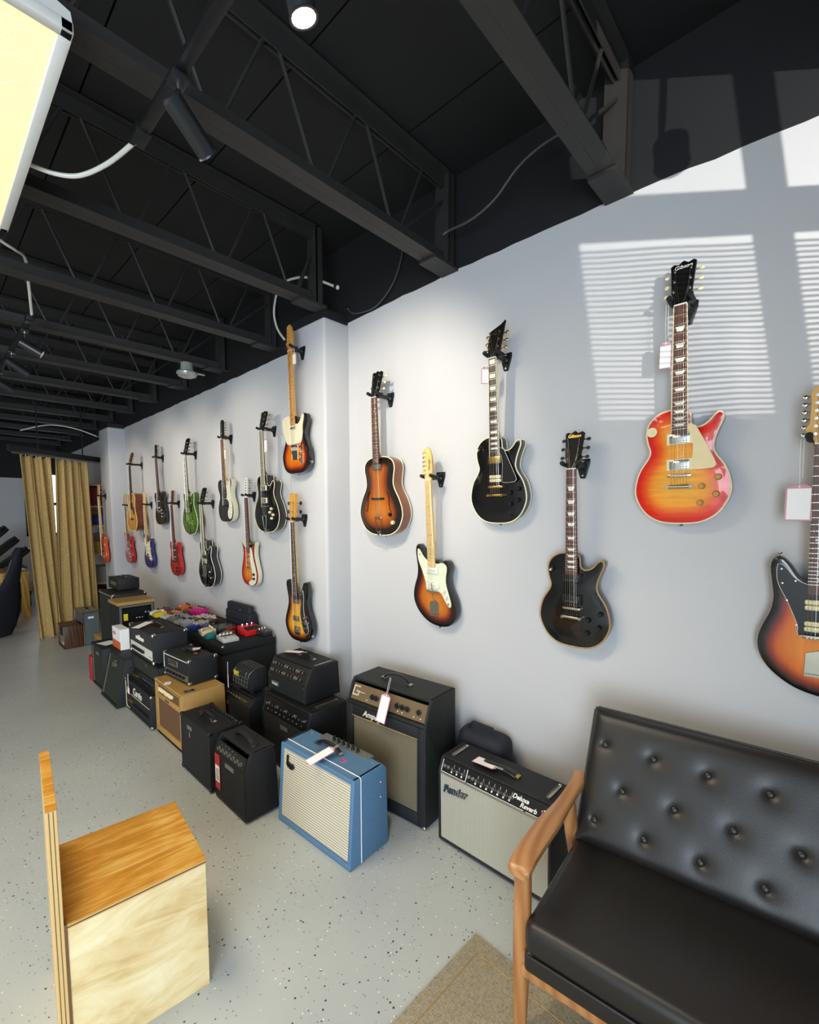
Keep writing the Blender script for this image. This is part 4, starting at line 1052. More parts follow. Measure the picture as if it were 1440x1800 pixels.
def gtag(i, dx, label, dz=-0.10, w=0.048, h=0.085, rz=0, L=0.11):
    nm, lb, g, nut, yb, xw, w0 = HANG[i]
    p = g.matrix_world @ Vector((0, yb+0.004, nut))
    price_tag((p.x+0.012, p.y-dx, p.z+dz), (0, 0, -PI/2+rz), label, w, h, L)
gtag(0, -0.048, 'white paper price tag hanging beside the neck of the cherry sunburst guitar', -0.12, 0.042, 0.10, 0, 0.14)
gtag(2, -0.045, 'white price tag edge-on beside the neck of the gold-hardware black guitar', -0.03, 0.05, 0.085, 0.9, 0.05)
gtag(5, -0.052, 'white price tag with rose border hanging left of the guitar at the right picture edge', -0.13, 0.072, 0.12, 0, 0.15)
gtag(6, 0.034, 'white price tag beside the maple neck of the guitar high on the near pilaster', -0.015, 0.05, 0.08, 0, 0.03)
gtag(9, -0.03, 'white price tag by the neck of the plain black guitar in the upper row', -0.06, 0.05, 0.1, 0, 0.07)
gtag(11, 0.02, 'white price tag behind the neck of the charcoal guitar with white pickguard', -0.09, 0.07, 0.10, 0, 0.1)
gtag(12, 0.05, 'white price tag behind the neck of the black hollow guitar beside the pilaster', -0.07, 0.05, 0.11, 0, 0.08)
gtag(14, -0.01, 'white price tag hanging in front of the navy guitar neck', -0.03, 0.05, 0.1, 0, 0.04)
# ---------------------------------------------------------------- amplifiers
WALLROT = -PI/2
def grille_mat(name, c0, c1, sc, direction='X', rough=0.8):
    m, nt, p = base_mat(name); n, L = nt.nodes, nt.links
    tc = n.new('ShaderNodeTexCoord'); w = n.new('ShaderNodeTexWave'); w.bands_direction = direction
    w.inputs['Scale'].default_value = sc; w.inputs['Distortion'].default_value = 0.3
    L.new(tc.outputs['Object'], w.inputs['Vector'])
    no = n.new('ShaderNodeTexNoise'); no.inputs['Scale'].default_value = 260
    L.new(tc.outputs['Object'], no.inputs['Vector'])
    mm = n.new('ShaderNodeMath'); mm.operation = 'MULTIPLY_ADD'; mm.inputs[1].default_value = 0.6
    m2 = n.new('ShaderNodeMath'); m2.operation = 'MULTIPLY'; m2.inputs[1].default_value = 0.4
    L.new(w.outputs[1], mm.inputs[0]); L.new(no.outputs[0], m2.inputs[0]); L.new(m2.outputs[0], mm.inputs[2])
    cr = n.new('ShaderNodeValToRGB'); cr.color_ramp.elements[0].color = srgb(c0); cr.color_ramp.elements[0].position = 0.2
    cr.color_ramp.elements[1].color = srgb(c1); cr.color_ramp.elements[1].position = 0.7
    L.new(mm.outputs[0], cr.inputs[0]); L.new(cr.outputs[0], p.inputs['Base Color'])
    bn = n.new('ShaderNodeBump'); bn.inputs['Strength'].default_value = 0.4; bn.inputs['Distance'].default_value = 0.001
    L.new(mm.outputs[0], bn.inputs['Height']); L.new(bn.outputs[0], p.inputs['Normal'])
    p.inputs['Roughness'].default_value = rough
    MATS[name] = m
grille_mat('grille_silver', '#8d8a7c', '#b9b5a4', 42, 'X')
grille_mat('grille_wheat', '#968c76', '#d8d0ba', 24, 'Z')
grille_mat('grille_diag', '#141516', '#3a3b39', 70, 'DIAGONAL', 0.5)
mat('panel_black', '#0f1012', 0.35, var=0.1)
mat('panel_silver', '#8d8678', 0.35, 0.7, var=0.15, scale=20)
mat('panel_white', '#d9d6c8', 0.4, var=0.05)
mat('panel_grey', '#7b8078', 0.4, 0.5)
mat('panel_cream', '#d8d2c0', 0.4)
mat('paint_white', '#eeece6', 0.6, var=0.02)
mat('yellow', '#e0c832', 0.5)
mat('red_card', '#b3222c', 0.5)
mat('pink', '#e0507c', 0.5)
mat('knob_skirt', '#3a3c3e', 0.3, 0.4)

def amp_thing(name, label, fx, ya, yb, z0, cat='amplifier', rot=0.0, group='guitar amplifiers'):
    t = thing(name, label, cat, (fx, (ya+yb)/2, z0), WALLROT+math.radians(rot), group)
    t['w_'] = 0; del t['w_']
    return t, abs(yb-ya)
def shell(t, w, prof, m, nf=1, th=0.018, bev=0.006, name='cabinet'):
    """cabinet of boards: side profile prof [(y,z)...] starting front-bottom going up the front (nf front edges are left open)"""
    mb = MB()
    for s in (-1, 1):
        a, b = sorted((s*w/2, s*(w/2-th)))
        mb.prism(prof, a, b, 'x', bev, 2)
    n = len(prof); c = Vector((sum(p[0] for p in prof)/n, sum(p[1] for p in prof)/n))
    for i in range(nf, n):
        p, q = Vector(prof[i]), Vector(prof[(i+1) % n])
        d = (q-p).normalized(); nn = Vector((-d.y, d.x))
        if (c-p).dot(nn) < 0: nn = -nn
        mb.prism([tuple(p), tuple(q), tuple(q+nn*th), tuple(p+nn*th)], -w/2+0.002, w/2-0.002, 'x', min(bev, 0.004), 1)
    return mb.build(name, m, t)
def frame(p, q):
    d = Vector((0, q[0]-p[0], q[1]-p[1])); L = d.length; d.normalize()
    inn = Vector((1, 0, 0)).cross(d); inn = -inn if inn.y < 0 else inn
    M = Matrix((Vector((1, 0, 0)), inn, d)).transposed().to_4x4(); M.translation = Vector((0, p[0], p[1]))
    return M, L
def panel(t, name, m, F, u0, u1, v0, v1, out=0.0, thick=0.006, bev=0.001):
    return MB().bb((u0, -out, v0), (u1, -out+thick, v1), bev, 1, M=F).build(name, m, t)
KN = {}
def knob(t, F, u, v, out, m='plastic_black', r=0.010, h=0.013, kind='knob'):
    k = (m, r, h, kind)
    if k not in KN:
        mb = MB()
        if kind == 'pointer':
            mb.lathe((0, 0, 0), (0, -1, 0), [(r, 0), (r, h*0.4), (r*0.7, h*0.5), (r*0.6, h), (0.0005, h)], 10).bb((-r*0.25, -h*1.1, -r*0.6), (r*0.25, -h*0.4, r*1.5), 0.001, 1)
        else:
            mb.lathe((0, 0, 0), (0, -1, 0), [(r*1.15, 0), (r*1.15, h*0.2), (r*0.85, h*0.3), (r*0.78, h), (0.0005, h*1.02)], 12)
        o = mb.build('knob', m, t); KN[k] = o.data
    else: o = place('knob', KN[k], None, t)
    o.matrix_local = F @ T(u, -out, v)
    return o
def handle(t, x0, x1, y, z, m='plastic_black', cap='nickel', h=0.028, wd=0.016, axis='x'):
    L = x1-x0; pts = []
    for i in range(11):
        u = i/10; pts.append((x0+L*u, y, z+0.006+h*math.sin(PI*u)**0.6))
    MB().tube(pts, wd, 10, flat=0.32).build('handle', m, t)
    for x in (x0, x1):
        MB().bb((x-0.018, y-0.014, z), (x+0.018, y+0.014, z+0.012), 0.004, 2).build('handle_cap', cap, t)
CC = {}
def corners(t, w, d, z0, z1, ks='all', m='nickel', r=0.016):
    zs = (z0+r*0.5, z1-r*0.5) if ks == 'all' else (z0+r*0.5,)
    key = (m, r)
    pts = [(sx*(w/2-r*0.55), y, z) for sx in (-1, 1) for y in (r*0.55, d-r*0.55) for z in zs]
    for p in pts:
        if key not in CC:
            o = MB().box((0, 0, 0), (r*1.5, r*1.5, r*1.4), r*0.5, 3).build('corner_cap', m, t); CC[key] = o.data
        else: o = place('corner_cap', CC[key], None, t)
        o.location = p
def feet(t, w, d, h=0.012):
    for sx in (-1, 1):
        for y in (0.04, d-0.04):
            k = ('foot', h)
            if k not in KN:
                o = MB().cyl((0, 0, 0), (0, 0, h+0.004), 0.012, 0.015, 10).build('foot', 'rubber_black', t); KN[k] = o.data
            else: o = place('foot', KN[k], None, t)
            o.location = (sx*(w/2-0.045), y, 0)
FR = Matrix()   # vertical front plane at y=0

# --- silver-grille combo at the right
t, w = amp_thing('combo_amplifier', 'black combo amplifier with silver grille and white script logo beside the sofa', 1.705, 0.782, 1.388, 0)
pr = [(0.008, 0.012), (0, 0.375), (0.028, 0.435), (0.035, 0.442), (0.215, 0.442), (0.225, 0.012)]
shell(t, w, pr, 'tolex_black', nf=3, th=0.016, bev=0.008); feet(t, w, 0.225)
F, L = frame(pr[0], pr[1])
panel(t, 'grille', 'grille_silver', F, -w/2+0.016, w/2-0.016, 0.016, L-0.004, -0.004, 0.01)
g = panel(t, 'grille_trim', 'panel_silver', F, -w/2+0.016, w/2-0.016, L-0.006, L+0.001, 0.0, 0.004)
lettering('logo', 'Fender', 0.05, 'plastic_black', t, F @ T(-w/2+0.105, 0.0, L-0.07) @ RX90 @ Matrix.Rotation(0.12, 4, 'Z'), 0.003, 0.35, 0.0022)
lettering('logo', 'Fender', 0.05, 'chrome', t, F @ T(-w/2+0.104, -0.003, L-0.069) @ RX90 @ Matrix.Rotation(0.12, 4, 'Z'), 0.0008, 0.35, 0.0004)
F, L = frame(pr[1], pr[2])
p = panel(t, 'control_panel', 'panel_black', F, -w/2+0.016, w/2-0.016, 0.002, L, -0.004, 0.006)
for u in (-w/2+0.019, -w/2+0.165): panel(p, 'panel_line', 'paint_white', F, u-0.0015, u+0.0015, 0.004, L-0.004, -0.0035, 0.001)
for q in ((-0.28, -0.14), (-0.13, 0.17), (0.18, 0.27)): panel(p, 'panel_line', 'paint_white', F, q[0], q[1], 0.004, 0.0065, -0.0035, 0.001)
for i, u in enumerate((-0.268, -0.246, -0.125, -0.103)):
    MB().lathe((0, 0, 0), (0, -1, 0), [(0.0085, 0), (0.0085, 0.004), (0.005, 0.0045), (0.0045, 0.002)], 10).build('input_jack', 'chrome', p, M=F @ T(u, 0.004, 0.034))
for u in (-0.215, -0.185, -0.155, -0.075, -0.045, -0.015, 0.015, 0.045, 0.075, 0.105):
    knob(p, F, u, 0.034, -0.003, 'knob_skirt', 0.0105, 0.013); knob(p, F, u, 0.034, 0.0102, 'chrome', 0.0065, 0.002)
    panel(p, 'pointer_mark', 'paint_white', F, u-0.0008, u+0.0008, 0.046, 0.054, -0.0035, 0.001, 0)
    knob(p, F, u-0.008, 0.019, -0.003, 'paint_white', 0.0040, 0.002)

lettering('lettering', 'Deluxe', 0.027, 'paint_white', p, F @ T(0.150, -0.003, 0.047) @ RX90, 0.0006, 0.3, 0.0008)
lettering('lettering', 'Reverb', 0.027, 'paint_white', p, F @ T(0.192, -0.003, 0.024) @ RX90, 0.0006, 0.3, 0.0008)
MB().lathe((0, 0, 0), (0, -1, 0), [(0.013, 0), (0.013, 0.003), (0.010, 0.004), (0.008, 0.012), (0.001, 0.014)], 14).build('pilot_lamp', 'chrome', p, M=F @ T(0.262, 0.003, 0.032))
for sx in (-1, 1):
    MB().bb((sx*(w/2-0.05)-0.010, 0.06, 0.441), (sx*(w/2-0.05)+0.010, 0.19, 0.4455), 0.008, 2).build('strap_plate', 'nickel', t)
handle(t, -0.115, 0.075, 0.115, 0.441, cap='gold', h=0.012, wd=0.02)

# --- tall combo with olive grille
t, w = amp_thing('combo_amplifier', 'tall black combo amplifier with olive grille cloth and bronze control panel', 1.69, 1.475, 2.055, 0, rot=4.5)
pr = [(0, 0.006), (0, 0.545), (0.012, 0.565), (0.055, 0.655), (0.06, 0.683), (0.285, 0.683), (0.295, 0.006)]
shell(t, w, pr, 'tolex_green_black', nf=4, th=0.018, bev=0.006)
F, L = frame(pr[0], pr[1])
fr = MB()
for lo, hi in (((-w/2+0.006, 0, 0.006), (-w/2+0.055, 0.02, L)), ((w/2-0.055, 0, 0.006), (w/2-0.006, 0.02, L)), ((-w/2+0.05, 0, 0.006), (w/2-0.05, 0.02, 0.07)), ((-w/2+0.05, 0, L-0.06), (w/2-0.05, 0.02, L))): fr.bb(lo, hi, 0.004, 2, M=F)
fr.build('baffle_frame', 'tolex_charcoal', t)
panel(t, 'grille', 'cloth_olive', F, -w/2+0.05, w/2-0.05, 0.065, L-0.055, -0.010, 0.008)
MB().tube([(-w/2+0.05, -0.001, L-0.062), (w/2-0.05, -0.001, L-0.062)], 0.002, 5).build('trim_bead', 'tolex_tan', t, M=F)
lettering('logo', 'Ampeg', 0.046, 'panel_cream', t, F @ T(-0.085, -0.003, L-0.03) @ RX90, 0.002, 0.3, 0.001)
MB().bb((-w/2+0.002, 0.0, 0.545), (w/2-0.002, 0.03, 0.566), 0.006, 2).build('ledge', 'tolex_green_black', t)
F, L = frame(pr[2], pr[3])
mat('panel_bronze', '#8f7a5e', 0.38, 0.6, var=0.3, scale=5, stretch=(1, 1, 0.3))
p = panel(t, 'control_panel', 'panel_bronze', F, -w/2+0.02, w/2-0.02, 0.006, L-0.002, -0.002, 0.006)
for a, b, c, d in ((-0.262, -0.256, 0.03, 0.085), (-0.256, -0.215, 0.079, 0.085), (-0.256, -0.215, 0.03, 0.036), (-0.221, -0.215, 0.036, 0.055), (-0.238, -0.215, 0.052, 0.058), (-0.215, -0.17, 0.052, 0.055)):
    panel(p, 'panel_letter', 'panel_cream', F, a, b, c, d, 0.0, 0.002, 0)
for u in (-0.105, -0.075, 0.08, 0.115, 0.15): knob(p, F, u, 0.048, 0.002, 'plastic_black', 0.0135, 0.016)
knob(p, F, 0.225, 0.05, 0.002, 'plastic_black', 0.013, 0.014)
for u in (-0.14, -0.02, 0.01, 0.09, 0.12, 0.2, 0.245): knob(p, F, u, 0.022, 0.002, 'cream_plastic', 0.0035, 0.004)
knob(p, F, -0.01, 0.045, 0.002, 'red_card', 0.007, 0.006)
handle(t, -0.12, 0.07, 0.15, 0.682, h=0.04)
corners(t, w, 0.295, 0.0, 0.68, 'bottom', m='nickel', r=0.02)

# --- blue combo
t, w = amp_thing('combo_amplifier', 'blue combo amplifier with cream grille cloth and white piping, front of the row', 1.258, 1.55, 2.128, 0, rot=2.6)
pr = [(0, 0.004), (0.03, 0.425), (0.225, 0.425), (0.25, 0.40), (0.262, 0.004)]
shell(t, w, pr, 'tolex_blue', nf=1, th=0.026, bev=0.008)
F, L = frame(pr[0], pr[1])
panel(t, 'grille', 'grille_wheat', F, -w/2+0.024, w/2-0.024, 0.03, L-0.024, -0.006, 0.01)
g = t
ex, ez = -w/2+0.06, L-0.10
em = MB(); em.prism([(ex+x, ez+z) for x, z in ((0, 0), (0.012, -0.012), (0.026, -0.010), (0.034, -0.017), (0.052, -0.016), (0.066, -0.004), (0.060, 0.010), (0.048, 0.014), (0.036, 0.008), (0.024, 0.014), (0.014, 0.010), (0.010, 0.022), (0.014, 0.046), (0.006, 0.052), (0.0, 0.044), (0.003, 0.024))], -0.004, 0.004, 'y', 0.001, 1)
em.build('emblem', 'plastic_black', t, M=F)
hw = w/2+0.0012
MB().tube([(hw, 0.072, 0.006), (hw, 0.072, 0.418), (hw-0.008, 0.072, 0.4262), (-hw+0.008, 0.072, 0.4262), (-hw, 0.072, 0.418), (-hw, 0.072, 0.006)], 0.0022, 6).build('piping', 'paint_white', t)
p = MB().bb((-0.17, 0.196, 0.40), (0.2, 0.25, 0.4285), 0.002, 1).build('control_panel', 'panel_grey', t)
TOPF = T(0, 0.222, 0.4285) @ Matrix.Rotation(-PI/2, 4, 'X')
for i in range(6): knob(p, TOPF, -0.075+i*0.037, 0, 0, 'plastic_black', 0.0095, 0.022)
for i in range(3): knob(p, TOPF, 0.155+i*0.016, 0, 0, 'nickel', 0.004, 0.006)
handle(t, -0.12, 0.06, 0.145, 0.424, h=0.03)
for x, y in ((-w/2+0.05, 0.2), (w/2-0.05, 0.2)): MB().sphere((x, y, 0.425), 0.005).build('screw', 'nickel', t)
for z in (0.27, 0.345): MB().sphere((w/2, 0.205, z), 0.006).build('screw', 'chrome', t)
heart = [(0, -0.016), (0.014, 0.006), (0.012, 0.014), (0, 0.012), (-0.012, 0.014), (-0.014, 0.006)]
MB().tube([(0.115+x, 0.115+y, 0.4262) for x, y in heart], 0.0026, 5, closed=True).build('sticker', 'pink', t)

# --- two-row-knob head on black combo (middle back)
t, w = amp_thing('combo_amplifier', 'black combo amplifier with chrome-knob panel beneath the slanted amplifier head', 1.515, 2.24, 2.765, 0)
pr = [(0, 0.012), (0, 0.33), (0.03, 0.435), (0.035, 0.45), (0.31, 0.45), (0.315, 0.012)]
shell(t, w, pr, 'tolex_black', nf=3, th=0.018); feet(t, w, 0.31)
F, L = frame(pr[0], pr[1]); panel(t, 'grille', 'cloth_black', F, -w/2+0.018, w/2-0.018, 0.02, L, -0.006, 0.01)
panel(t, 'name_plate', 'panel_grey', F, -0.03, 0.05, L-0.055, L-0.03, 0.003, 0.006)
F, L = frame(pr[1], pr[2]); p = panel(t, 'control_panel', 'panel_black', F, -w/2+0.018, w/2-0.018, 0.004, L, -0.006, 0.006)
for i in range(13): knob(p, F, -0.21+i*0.034, 0.06, -0.006, 'plastic_black' if i % 3 else 'chrome', 0.0105, 0.014); knob(p, F, -0.21+i*0.034, 0.06, 0.008, 'chrome', 0.006, 0.002)
for i in range(9): knob(p, F, -0.2+i*0.048, 0.025, -0.006, 'chrome', 0.0045, 0.005)
for sx in (-1, 1): MB().bb((sx*(w/2-0.05)-0.010, 0.1, 0.449), (sx*(w/2-0.05)+0.010, 0.27, 0.454), 0.008, 2).build('strap_plate', 'nickel', t)
t, w = amp_thing('amplifier', 'black amplifier head with slanted two-row knob panel beside the pilaster', 1.585, 2.355, 2.785, 0.455, rot=1.5)
pr = [(0, 0.0), (0, 0.115), (0.05, 0.215), (0.06, 0.222), (0.265, 0.222), (0.28, 0.0)]
shell(t, w, pr, 'tolex_black', nf=3, th=0.016, bev=0.008)
F, L = frame(pr[0], pr[1]); pf = panel(t, 'front_panel', 'tolex_charcoal', F, -w/2+0.014, w/2-0.014, 0.01, L, -0.002, 0.008)
n_ = panel(t, 'name_plate', 'panel_grey', F, -0.165, -0.085, 0.045, 0.072, 0.004, 0.006)
lettering('lettering', 'Boogie', 0.022, 'paint_white', n_, F @ T(-0.125, -0.005, 0.058) @ RX90, 0.0004, 0.3)
for u in (-0.19, 0.19):
    for v in (0.02, 0.1): knob(pf, F, u, v, 0.0, 'chrome', 0.004, 0.003)
F, L = frame(pr[1], pr[2]); p = panel(t, 'control_panel', 'panel_black', F, -w/2+0.014, w/2-0.014, 0.004, L, -0.003, 0.006)
for r in range(2):
    for i in range(11): knob(p, F, -0.18+i*0.033, 0.03+r*0.045, -0.003, 'plastic_black' if i % 4 else 'nickel', 0.0095, 0.013); knob(p, F, -0.18+i*0.033, 0.03+r*0.045, 0.010, 'nickel', 0.0048, 0.002)
    for i in range(10): knob(p, F, -0.163+i*0.034, 0.04+r*0.045, -0.003, 'chrome', 0.0028, 0.004)
handle(t, -0.08, 0.08, 0.16, 0.221, h=0.02, cap='chrome')
MB().bb((w/2-0.035, 0.09, 0.221), (w/2-0.02, 0.24, 0.226), 0.005, 2).build('strap_plate', 'nickel', t)

# --- small combo behind with padded mini head on top
t, w = amp_thing('combo_amplifier', 'small black combo amplifier with gold-knob panel carrying the padded mini head', 1.475, 2.85, 3.245, 0)
pr = [(0, 0.012), (0, 0.32), (0.03, 0.375), (0.04, 0.385), (0.21, 0.385), (0.22, 0.012)]
shell(t, w, pr, 'tolex_black', nf=3, th=0.016, bev=0.01); feet(t, w, 0.22)
F, L = frame(pr[0], pr[1]); panel(t, 'grille', 'cloth_black', F, -w/2+0.016, w/2-0.016, 0.016, L, -0.004, 0.01)
panel(t, 'name_plate', 'panel_grey', F, -0.14, -0.12, L-0.06, L-0.03, 0.003, 0.006)
F, L = frame(pr[1], pr[2]); p = panel(t, 'control_panel', 'panel_black', F, -w/2+0.016, w/2-0.016, 0.002, L, -0.004, 0.006)
for i in range(8): knob(p, F, -0.15+i*0.038, 0.03, -0.004, ('gold', 'chrome', 'nickel')[i % 3], 0.0085, 0.013)
t = thing('mini_amplifier', 'small rounded amplifier head in quilted black cover with yellow letters', 'amplifier', (1.50, 3.03, 0.385), WALLROT, 'guitar amplifiers')
MB().bb((-0.13, 0, 0.004), (0.13, 0.17, 0.185), 0.06, 4).build('cover', 'cloth_black', t)
m = MB()
for i in range(6):
    x = -0.1+i*0.04
    m.tube([(x, -0.001, 0.05), (x+0.012, -0.002, 0.10), (x+0.02, 0.006, 0.15), (x+0.025, 0.05, 0.187), (x+0.025, 0.12, 0.187)], 0.0014, 4)
for z in (0.06, 0.09, 0.12): m.tube([(-0.11, 0.0, z), (0.11, -0.001, z)], 0.0014, 4)
m.build('cage_wires', 'panel_grey', t)
lettering('lettering', 'VHT', 0.05, 'yellow', t, T(-0.045, -0.0035, 0.125) @ RX90, 0.001, 0, 0.002, 0.8)
for sx in (-1, 1): MB().cyl((sx*0.08, 0.05, 0), (sx*0.08, 0.05, 0.01), 0.012, n=8).build('foot', 'rubber_black', t)

# --- practice combo with red card
t, w = amp_thing('practice_amplifier', 'black practice amplifier with red and white sales card on its left edge', 1.10, 2.20, 2.565, 0)
pr = [(0.0, 0.012), (0, 0.285), (0.022, 0.352), (0.045, 0.378), (0.185, 0.378), (0.2, 0.012)]
shell(t, w, pr, 'rubber_black', nf=3, th=0.022, bev=0.014); feet(t, w, 0.2)
F, L = frame(pr[0], pr[1]); panel(t, 'grille', 'cloth_black', F, -w/2+0.018, w/2-0.018, 0.02, L, -0.002, 0.01)
panel(t, 'name_plate', 'panel_grey', F, -0.04, 0.06, L-0.045, L-0.02, 0.004, 0.006)
c = panel(t, 'sales_card', 'red_card', F, -w/2+0.015, -w/2+0.075, 0.06, L-0.005, 0.003, 0.002, 0)
panel(c, 'card_text_panel', 'paper', F, -w/2+0.02, -w/2+0.07, 0.105, 0.20, 0.0042, 0.0014, 0)
for k in range(5): panel(c, 'card_print', 'cloth_black', F, -w/2+0.03, -w/2+0.062, 0.118+k*0.014, 0.123+k*0.014, 0.005, 0.001, 0)
F, L = frame(pr[1], pr[2]); p = panel(t, 'control_panel', 'panel_black', F, -w/2+0.02, w/2-0.02, 0.004, L, -0.001, 0.006)
for i in range(7): knob(p, F, -0.13+i*0.042, 0.03, -0.001, 'nickel', 0.0095, 0.013)
for i in range(5): knob(p, F, -0.11+i*0.04, 0.056, -0.001, 'chrome', 0.003, 0.004)
MB().tube(catmull([(-0.09, 0.10, 0.374), (-0.07, 0.10, 0.40), (0.0, 0.10, 0.412), (0.07, 0.10, 0.40), (0.1, 0.10, 0.374)], 5, False), 0.017, 10, flat=0.45).build('handle', 'rubber_black', t)
MB().lathe((0.1, 0.10, 0.376), (0, 0, 1), [(0.026, 0), (0.022, 0.012), (0.002, 0.014)], 12).build('handle_cap', 'rubber_black', t)

# --- plain black combo
t, w = amp_thing('combo_amplifier', 'plain square black combo amplifier with top-mounted controls and chrome handle ends', 1.09, 2.605, 3.03, 0)
pr = [(0, 0.012), (0, 0.372), (0.205, 0.372), (0.21, 0.012)]
shell(t, w, pr, 'tolex_black', nf=1, th=0.016); feet(t, w, 0.2)
F, L = frame(pr[0], pr[1]); panel(t, 'grille', 'cloth_black', F, -w/2+0.014, w/2-0.014, 0.014, L-0.014, -0.004, 0.01)
panel(t, 'name_plate', 'panel_grey', F, -0.10, -0.035, L-0.07, L-0.045, 0.003, 0.006)
panel(t, 'badge', 'panel_grey', F, -0.075, -0.062, L-0.12, L-0.085, 0.003, 0.006)
p = MB().bb((-0.19, 0.145, 0.370), (0.19, 0.195, 0.376), 0.002, 1).build('control_panel', 'panel_black', t)
TF = T(0, 0.17, 0.376) @ Matrix.Rotation(-PI/2, 4, 'X')
for i in range(9): knob(p, TF, -0.16+i*0.04, 0, 0, 'plastic_black', 0.009, 0.015); 
handle(t, -0.09, 0.09, 0.085, 0.371, cap='chrome', h=0.028)
corners(t, w, 0.21, 0.012, 0.372, m='plastic_black', r=0.02)

# --- tan combo and the small head on it
t, w = amp_thing('combo_amplifier', 'tan covered combo amplifier with brown grille and cream chicken-head knobs', 1.15, 3.16, 3.678, 0)
pr = [(0, 0.012), (0.0, 0.422), (0.30, 0.422), (0.31, 0.012)]
shell(t, w, pr, 'tolex_tan', nf=1, th=0.022, bev=0.012); feet(t, w, 0.3)
F, L = frame(pr[0], pr[1])
fr = MB()
for lo, hi in (((-w/2+0.016, 0, 0.0), (-w/2+0.05, 0.02, L-0.01)), ((w/2-0.05, 0, 0.0), (w/2-0.016, 0.02, L-0.01)), ((-w/2+0.04, 0, 0.0), (w/2-0.04, 0.02, 0.06)), ((-w/2+0.04, 0, L-0.135), (w/2-0.04, 0.02, L-0.1)), ((-w/2+0.04, 0, L-0.03), (w/2-0.04, 0.02, L-0.01))): fr.bb(lo, hi, 0.004, 2, M=F)
fr.build('baffle_frame', 'tolex_tan', t)
panel(t, 'grille', 'cloth_brown', F, -w/2+0.045, w/2-0.045, 0.055, L-0.13, -0.010, 0.008)
panel(t, 'name_plate', 'cloth_brown', F, -0.05, 0.02, L-0.125, L-0.108, 0.002, 0.004)
p = panel(t, 'control_panel', 'cloth_brown', F, -w/2+0.045, w/2-0.045, L-0.105, L-0.028, -0.012, 0.006)
for i in range(3): knob(p, F, -0.15+i*0.032, L-0.066, -0.010, 'cream_plastic', 0.014, 0.018, 'pointer')
for i in range(4): knob(p, F, -0.035+i*0.034, L-0.066, -0.010, 'cream_plastic', 0.014, 0.018, 'pointer')
MB().bb((w/2-0.06, 0.03, 0.421), (w/2-0.02, 0.10, 0.432), 0.004, 2).build('latch_plate', 'chrome', t)
t, w = amp_thing('amplifier', 'black amplifier head with white piping and block-letter plate on the tan amplifier', 1.235, 3.285, 3.685, 0.424, rot=4)
pr = [(0, 0.006), (0, 0.186), (0.215, 0.186), (0.215, 0.006)]
shell(t, w, pr, 'tolex_charcoal', nf=1, th=0.016); feet(t, w, 0.21, 0.006)
F, L = frame(pr[0], pr[1]); panel(t, 'front_panel', 'cloth_black', F, -w/2+0.014, w/2-0.014, 0.012, L-0.012, -0.006, 0.01)
MB().tube([(-w/2+0.016, -0.001, 0.06), (-w/2+0.016, -0.001, L-0.016), (w/2-0.016, -0.001, L-0.016)], 0.0025, 5).build('piping', 'paint_white', t, M=F)
n_ = panel(t, 'name_plate', 'panel_silver', F, -0.115, 0.035, 0.095, 0.14, 0.002, 0.006)
lettering('lettering', 'SOVTEK', 0.042, 'panel_black', n_, F @ T(-0.04, -0.003, 0.118) @ RX90, 0.0006, 0, 0.0003, 0.86)
p = panel(t, 'control_panel', 'panel_silver', F, -w/2+0.02, w/2-0.02, 0.015, 0.062, -0.002, 0.006)
for i in range(6): knob(p, F, -0.12+i*0.05, 0.042, -0.002, 'plastic_black', 0.0105, 0.018, 'pointer')
handle(t, -0.08, 0.08, 0.11, 0.185, cap='gold', h=0.016)
corners(t, w, 0.215, 0.006, 0.186, m='nickel', r=0.02)

# --- stack of three under the white-panel head
t, w = amp_thing('amplifier', 'low black amplifier head with white piping and script logo, bottom of its stack', 1.125, 3.70, 4.318, 0)
pr = [(0, 0.012), (0, 0.27), (0.27, 0.27), (0.27, 0.012)]
shell(t, w, pr, 'tolex_charcoal', nf=1, th=0.02); feet(t, w, 0.26)
F, L = frame(pr[0], pr[1]); panel(t, 'front_panel', 'cloth_black', F, -w/2+0.018, w/2-0.018, 0.014, L-0.014, -0.008, 0.012)
MB().tube([(-w/2+0.1, -0.001, 0.022), (-w/2+0.04, -0.001, 0.022), (-w/2+0.024, -0.001, 0.04), (-w/2+0.024, -0.001, L-0.02)], 0.003, 5).build('piping', 'cream_plastic', t, M=F)
MB().tube([(-w/2+0.03, -0.001, 0.15), (w/2-0.03, -0.001, 0.15)], 0.0025, 5).build('piping', 'cream_plastic', t, M=F)
lettering('logo', 'Carvin', 0.085, 'panel_cream', t, F @ T(0.0, -0.001, 0.192) @ RX90, 0.002, 0.15, 0.0012, 0.9)
for i in range(3): knob(t, F, -0.2+i*0.03, 0.09, -0.003, 'gold', 0.009, 0.014)
for i in range(10): knob(t, F, -0.09+i*0.034, 0.075, -0.003, 'plastic_black', 0.010, 0.014)
corners(t, w, 0.27, 0.012, 0.27, m='nickel', r=0.018)
t, w = amp_thing('amplifier', 'dark amplifier head with gold-tipped knob row, middle of its stack', 1.165, 3.70, 4.33, 0.27)
pr = [(0, 0.0), (0, 0.06), (0.035, 0.065), (0.02, 0.20), (0.27, 0.20), (0.27, 0.0)]
shell(t, w, pr, 'tolex_black', nf=3, th=0.016)
F, L = frame(pr[2], pr[3]); panel(t, 'front_panel', 'cloth_dark_green', F, -w/2+0.014, w/2-0.014, 0.0, L-0.014, -0.004, 0.01)
lettering('logo', 'V', 0.05, 'panel_grey', t, F @ T(0.02, 0.002, 0.085) @ RX90, 0.001, 0, 0, 1.6)
